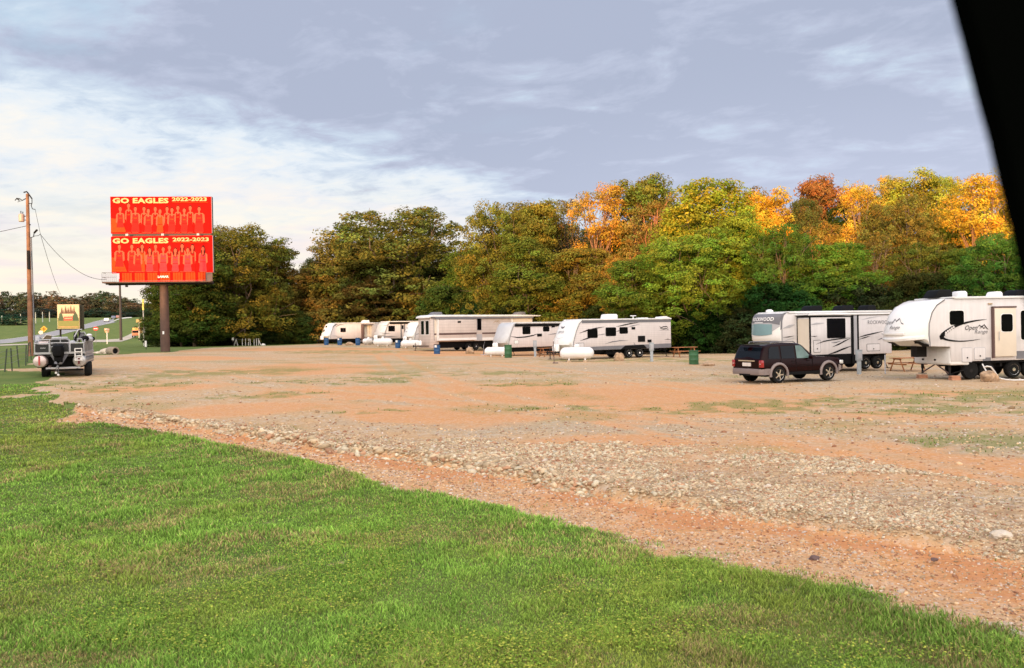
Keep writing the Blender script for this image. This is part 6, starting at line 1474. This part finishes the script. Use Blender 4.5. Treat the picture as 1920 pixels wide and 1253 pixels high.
def make_fences():
    t = None; pts = [gp(-40, 716), gp(-12, 706), gp(8, 698), gp(23, 696), gp(36, 689), gp(48, 686), gp(51, 679), gp(59, 675)]
    t = thing('wire_fence', 'wire fence with thin dark leaning posts in the grass at the left edge', 'fence', pts[0])
    for i, p in enumerate(pts):
        r = random.Random(i); q = p - pts[0]; h = 1.25; ln = Vector((r.uniform(-.12, .12), r.uniform(-.1, .1), h))
        B = MB(); B.tube([tuple(q - Vector((0, 0, .2))), tuple(q + ln)], .035, mat('fence_green', (.045, .06, .04), .7), n=5); B.build('post', t)
    for z in (.45, .8, 1.1):
        B = MB(); B.tube([tuple(p - pts[0] + Vector((0, 0, z))) for p in pts], .008, 'trim_grey', n=4); B.build('wire', t)
    g = gd(438, 111); t = thing('stake_fence', 'low run of white stakes at the edge of the dark woods', 'fence', g)
    tops = []
    for px, ln in ((439, .3), (446, -.25), (454.5, 0), (460.5, 0), (466, 0), (469.5, -.05), (476.5, 0), (481, 0), (485, 0), (489, -.35)):
        q = gd(px, 111) - g; B = MB(); B.tube([tuple(q), (q.x + ln, q.y, q.z + .98)], .05, 'tank_white', n=5); B.build('stake', t); tops.append((q.x, q.y, q.z + .88))
    MB().tube(tops, .02, 'trim_grey', n=4).build('rail', t)
    g = gd(437, 110); t = thing('mailbox', 'small white box on a thin post at the left end of the white stakes', 'mailbox', g)
    MB().tube([(0, 0, 0), (0, 0, .8)], .03, 'dark_metal', n=5).build('post', t); MB().box((0, 0, .98), (.26, .3, .42), 'tank_white').build('box', t, bevel=.08)
    rock(494, 110, (.28, .2, .18), 'small white stone at the right end of the white stakes', seed=31, m='tank_white')

def make_boat():
    fr = Frame(gd(115, 39.5), R_(24)); S = fr.S; K = 10.44
    C = lambda cx, cy, y=0.0: S(40 + cx / K, 600 + cy / K, y)
    t = thing('pontoon_boat', 'aluminium pontoon boat with black outboard motor and white ladder, parked at the left', 'boat', fr.O, fr.yaw)
    L = 6.2
    zdk = C(700, 665)[1]; xl = C(250, 660)[0]; xr = C(1238, 660)[0]; al = 'alu'
    lx, lz = C(365, 815); rx, rz = C(1130, 795); R0 = .31
    for x, z, m in ((lx, lz, mat('pontoon_lit_pink', (.62, .50, .48), .35, .35, .1)), (rx + .02, rz, mat('pontoon_grey', (.45, .44, .44), .35, .5, .1))):  # left pontoon is pinker: warm light put into its colour
        B = MB(); B.lathe([(.02, -.10), (.16, -.08), (.27, -.03), (R0, .04), (R0, L - 1.0), (.26, L - .5), (.14, L - .1), (.03, L + .1)], m, c=(x, 0, z), axis='y', n=24)
        for k in (-.12, .02, .16): B.b2(x + R0 - .02, x + R0 + .012, .2, L - 1, z + k - .012, z + k + .012, 'trim_grey')
        B.build('pontoon', t, smooth=True)
    B = MB(); B.box((lx - .02, -.115, lz + .04), (.07, .03, .44), mat('strap_red', (.45, .05, .05), .6)); B.box((rx, -.115, rz - .02), (.10, .03, .3), mat('dark_red', (.10, .02, .02), .6)); B.build('red_strap', t)
    B = MB(); B.b2(xl, xr, .0, L, zdk - .05, zdk + .05, 'black'); B.b2(xl, xr, -.02, 0, zdk - .01, zdk + .09, al); B.b2(xr, xr + .02, 0, L, zdk - .06, zdk + .08, al); B.b2(xl - .02, xl, 0, L, zdk - .06, zdk + .08, al)
    for k in range(9): B.b2(xl + .05, xr - .05, .3 + k * .65, .38 + k * .65, zdk - .14, zdk - .05, 'trim_grey')
    B.build('deck', t)
    B = MB(); B.b2(xr - .01, xr + .035, .15, L - .5, rz - .12, zdk - .08, 'alu')
    for k in range(4): z = rz - .08 + (zdk - rz - .05) * k / 4; B.b2(xr + .035, xr + .05, .15, L - .5, z, z + .03, 'trim_grey')
    B.build('side_skirt', t)
    ztop = C(0, 475)[1]; zg = C(0, 392)[1]
    B = MB(); T = lambda *p, r=.026: B.tube(list(p), r, al, n=7)
    gx0 = C(555, 0 + 500)[0]; gx1 = C(940, 500)[0]
    for x in (xl + .03, C(545, 500)[0], C(955, 500)[0], xr - .03): T((x, 0, zdk), (x, 0, ztop))
    T((xl + .03, 0, ztop), (gx0, 0, ztop)); T((gx1, 0, ztop), (xr - .03, 0, ztop))
    T((gx0, 0, zdk), (gx0, 0, zg - .03), (gx0 + .06, 0, zg), (gx1 - .06, 0, zg), (gx1, 0, zg - .03), (gx1, 0, zdk)); T((gx0, 0, ztop + .02), (gx1, 0, ztop + .02)); xm = C(765, 500)[0]; T((xm, 0, ztop), (xm, 0, zg))
    T((C(330, 400)[0], .3, ztop), (C(345, 400)[0], .3, C(0, 400)[1]), (C(560, 400)[0], .3, C(0, 400)[1])); T((C(1070, 400)[0], .1, ztop), (C(1085, 395)[0], .1, C(0, 395)[1]), (C(1180, 395)[0], .1, C(0, 395)[1]), (C(1200, 400)[0], .1, ztop))
    B.build('stern_rail', t, smooth=True)
    B = MB(); T = lambda *p, r=.026: B.tube(list(p), r, al, n=7)
    for x in (xr - .02, xl + .02):
        T((x, 0, ztop), (x, .5, ztop + .14), (x, L - .4, ztop + .14), (x, L - .1, ztop)); T((x, 0, zdk + .05), (x, L - .1, zdk + .05))
        for k in range(7): T((x, .1 + k * (L - .3) / 6, zdk), (x, .1 + k * (L - .3) / 6, ztop + .1))
    B.build('side_rail', t, smooth=True)
    pan = mat('boat_panel', (.010, .011, .012), .5)
    for a, b in ((xl + .05, gx0 - .05), (gx1 + .06, xr - .06), (gx0 + .04, gx1 - .04)):
        B = MB(); B.b2(a, b, .01, .025, zdk + .08, ztop - .04, pan); B.build('stern_panel', t)
    B = MB(); B.b2(gx0 + .04, gx1 - .04, .02, .035, ztop + .05, zg - .05, pan); B.build('gate_panel', t)
    for x in (xr - .03, xl + .015):
        B = MB(); B.b2(x, x + .015, .1, L - .3, zdk + .1, ztop + .06, mat('boat_side_panel', (.13, .125, .11), .5)); B.build('side_panel', t)
    B = MB(); V, Fc = glyphs('tracker', .03); w = max(v[0] for v in V); a = C(370, 565); b = C(480, 565); B.add([(a[0] + v[0] / w * (b[0] - a[0]), -.0, a[1] + v[1] * .1) for v in V], Fc, al); B.build('stern_mark', t)
    B = MB(); B.b2(lx + .1, rx - .1, .5, L - .6, lz - .28, zdk - .06, 'black'); B.build('underdeck_shade', t)  # black box added as the shade under the deck, between the pontoons
    # outboard
    mx, mz = C(740, 600); zt = C(0, 505)[1]; zb = C(0, 930)[1]
    B = MB(); sec = lambda w, d, z, y=-.35: [(mx + w * c, y + d * s, z) for c, s in ((-1, -.6), (-.6, -1), (.6, -1), (1, -.6), (1, .7), (.6, 1), (-.6, 1), (-1, .7))]
    B.loft([sec(.15, .18, zt + .02), sec(.22, .28, zt - .05), sec(.245, .32, zt - .25), sec(.22, .28, zt - .52), sec(.16, .16, zt - .60)], 'black'); m1 = B.build('motor_cowl', t, smooth=True, ang=40)
    B = MB(); B.loft([sec(.19, .16, zt - .5), sec(.17, .14, zt - .85), sec(.06, .12, zb + .28), sec(.04, .12, zb + .14)], 'black'); B.b2(mx - .12, mx + .12, -.62, -.1, zb + .26, zb + .285, 'black'); B.lathe([(.02, -.75), (.06, -.6), (.075, -.3), (.04, -.05)], 'black', c=(mx, 0, zb + .12), axis='y', n=12)
    B.prism([(mx - .015, zb + .1), (mx + .015, zb + .1), (mx + .01, zb - .1), (mx - .01, zb - .1)], -.5, -.2, 'black'); B.build('motor_leg', t, smooth=True, ang=40)
    B = MB()
    for k in range(3):
        a = k * 2 * PI / 3 + .4; B.add([(mx, -.70, zb + .12), (mx + .16 * math.cos(a - .45), -.66, zb + .12 + .16 * math.sin(a - .45)), (mx + .19 * math.cos(a), -.70, zb + .12 + .19 * math.sin(a)), (mx + .15 * math.cos(a + .45), -.74, zb + .12 + .15 * math.sin(a + .45))], [(0, 1, 2, 3)], 'trim_grey')
    B.build('propeller', t)
    B = MB(); 
    for s in (-1, 1): B.add([(mx + s * .40, -.02, zdk - .04), (mx + s * .24, -.02, zdk - .04), (mx + s * .05, -.05, zb + .1), (mx + s * .13, -.05, zb + .1)], [(0, 1, 2, 3)], 'trim_grey')
    B.tube([(mx - .32, -.3, zt - .1), (mx - .34, -.2, zt - .3), (mx - .25, -.1, zt - .55)], .03, 'alu', n=6); B.tube([(mx - .32, -.3, zt - .1), (mx, -.45, zt + .01), (mx + .22, -.3, zt - .1)], .02, 'alu', n=6); B.build('motor_mount', t)
    # ladder
    B = MB(); a, zt2 = C(1052, 562); b, zb2 = C(1190, 800)
    for x in (a, b): B.tube([(x, -.10, zb2), (x, -.10, zt2)], .028, 'tank_white', n=7)
    for z in (zt2, C(0, 650)[1], C(0, 735)[1], zb2 + .04): B.b2(a, b, -.14, -.07, z - .02, z + .02, 'tank_white')
    B.build('ladder', t)
    # furniture above the rails
    B = MB(); x0, z0 = C(395, 400, 2.2); x1, z1 = C(590, 295, 2.2); B.prism([(x0, z0 - .2), (x0, z0), (x0 + .22, z1), (x1, z1 - .03), (x1, z0 - .2)], 2.2, 2.3, mat('tinted_screen', (.16, .12, .08), .2)); B.b2(x0 + .02, x1, 2.3, 2.8, zdk, z0 + .05, 'cream'); B.tube([(x0, 2.18, z0), (x0 + .22, 2.18, z1), (x1, 2.18, z1 - .03)], .02, 'cream', n=5); B.build('console', t)
    x0, z0 = C(590, 390, .8); x1, z1 = C(915, 330, .8)
    B = MB(); B.b2(x0, x1, .7, 1.2, zdk, z1 - .1, 'pale_grey'); B.b2(x0, x1, .7, .85, z1 - .1, z1, 'pale_grey'); B.build('rear_seat', t, bevel=.05)
    x0, z0 = C(340, 440, .4); x1, _ = C(540, 440, .4); B = MB(); B.b2(x0, x1, .25, .8, zdk, z0 + .04, mat('seat_pink', (.62, .52, .52), .6)); B.build('side_seat', t, bevel=.05)
    x0, z0 = C(240, 365, 1.0); x1, z1 = C(360, 320, 1.0); B = MB(); B.b2(x0 + .05, x1, 1.0, 1.6, zdk, z1, 'pale_grey'); B.build('seat_back', t, bevel=.08)
    B = MB(); P3 = lambda cx, cy, y: (C(cx, cy, y)[0], y, C(cx, cy, y)[1])
    B.tube([P3(1095, 430, 1.5), P3(1110, 380, 1.5), P3(1150, 240, 1.5), P3(1235, 240, 1.5), P3(1275, 310, 1.5)], .03, 'alu', n=6); B.tube([P3(1025, 420, 1.5), P3(1040, 330, 1.5), P3(1120, 190, 1.5), P3(1190, 190, 1.5)], .04, 'alu', n=6); B.build('folded_frame', t, smooth=True)
    B = MB(); B.add([P3(1120, 385, 1.55), P3(1155, 250, 1.55), P3(1230, 250, 1.55), P3(1250, 385, 1.55)], [(0, 1, 2, 3)], 'trim_grey'); B.build('screen_panel', t)
    for (cx, cy, rx_, rz_, m, y) in ((1245, 365, .20, .14, 'black', 1.3), (1390, 370, .13, .11, 'black', 2.2), (1330, 300, .14, .08, 'tank_white', 2.4), (1335, 375, .18, .13, 'pale_grey', 1.9), (1060, 330, .10, .22, 'dark_metal', 1.6), (1000, 440, .16, .10, 'pale_grey', .6)):
        x, z = C(cx, cy, y); B = MB(); B.lathe([(.05, -rz_), (rx_ * .8, -rz_ * .8), (rx_, 0), (rx_ * .8, rz_ * .7), (.05, rz_)], m, c=(x, y, z), n=10); B.build('gear_bag', t, smooth=True)
    # trailer under the boat
    q = thing('boat_trailer', 'low dark trailer with black tyres carrying the pontoon boat', 'trailer', fr.O, fr.yaw)
    wl, _ = C(430, 1000); wr, _ = C(1300, 1000, .8); zf = C(0, 965)[1]
    B = MB(); a = C(480, 960)[0]; b = C(1160, 960)[0]
    B.b2(a, b, .0, .08, zf - .04, zf + .04, 'pale_grey'); B.b2(a - .1, b + .1, .3, .42, zf - .16, zf - .07, 'dark_metal')
    for x in (a + .15, b - .15): B.b2(x - .04, x + .04, .05, L - .6, zf - .06, zf + .04, 'dark_metal'); B.b2(x - .06, x + .06, .1, L - 1, zf + .04, zf + .12, 'brown_trim')
    for yy in (1.2, 2.6, 4.2): B.b2(lx - .1, rx + .1, yy, yy + .08, zf - .02, zf + .06, 'dark_metal')
    for x in (lx, rx): B.b2(x - .12, x + .12, .1, L - 1.2, zf + .02, lz - R0 + .03, 'dark_metal')
    B.tube([(0, L - .8, zf), (0, L + 1.2, zf - .05)], .05, 'dark_metal', n=6); B.build('frame', q)
    r = .36
    for x in (wl, wr):
        for yy in (.75, 1.6):
            W_ = MB(); W_.lathe([(r * .6, -.13), (r * .92, -.13), (r, -.09), (r, .09), (r * .92, .13), (r * .6, .13)], 'rubber', c=(0, 0, 0), axis='x', n=22); o = W_.build('wheel', q, smooth=True, loc=(x, yy, r)); V_ = MB(); V_.lathe([(r * .6, .05), (r * .5, .1), (.04, .11)], 'pale_grey', axis='x', n=16); V_.build('rim', o, smooth=True)
    for cx, cy in ((680, 1040), (725, 1078)):
        x, z = C(cx, cy, -.1); B = MB(); B.lathe([(.02, -.055), (.05, -.03), (.055, 0), (.05, .03), (.02, .055)], 'tank_white', c=(x, -.1, z), n=12); B.tube([(x, -.1, z), (x, 0, zf)], .012, 'trim_grey', n=5); B.build('tail_lamp', q, smooth=True)
make_light()
make_ground()
make_grass()
make_stones()
make_trees()
make_pillar()
make_fifth(); make_rock(); make_jay(); make_r5(); make_r4(); make_far()
make_suv(); make_barrels(); make_tanks(); make_tables(); make_small()
make_billboard(); make_poles(); make_road(); make_signs(); make_fences(); make_boat()
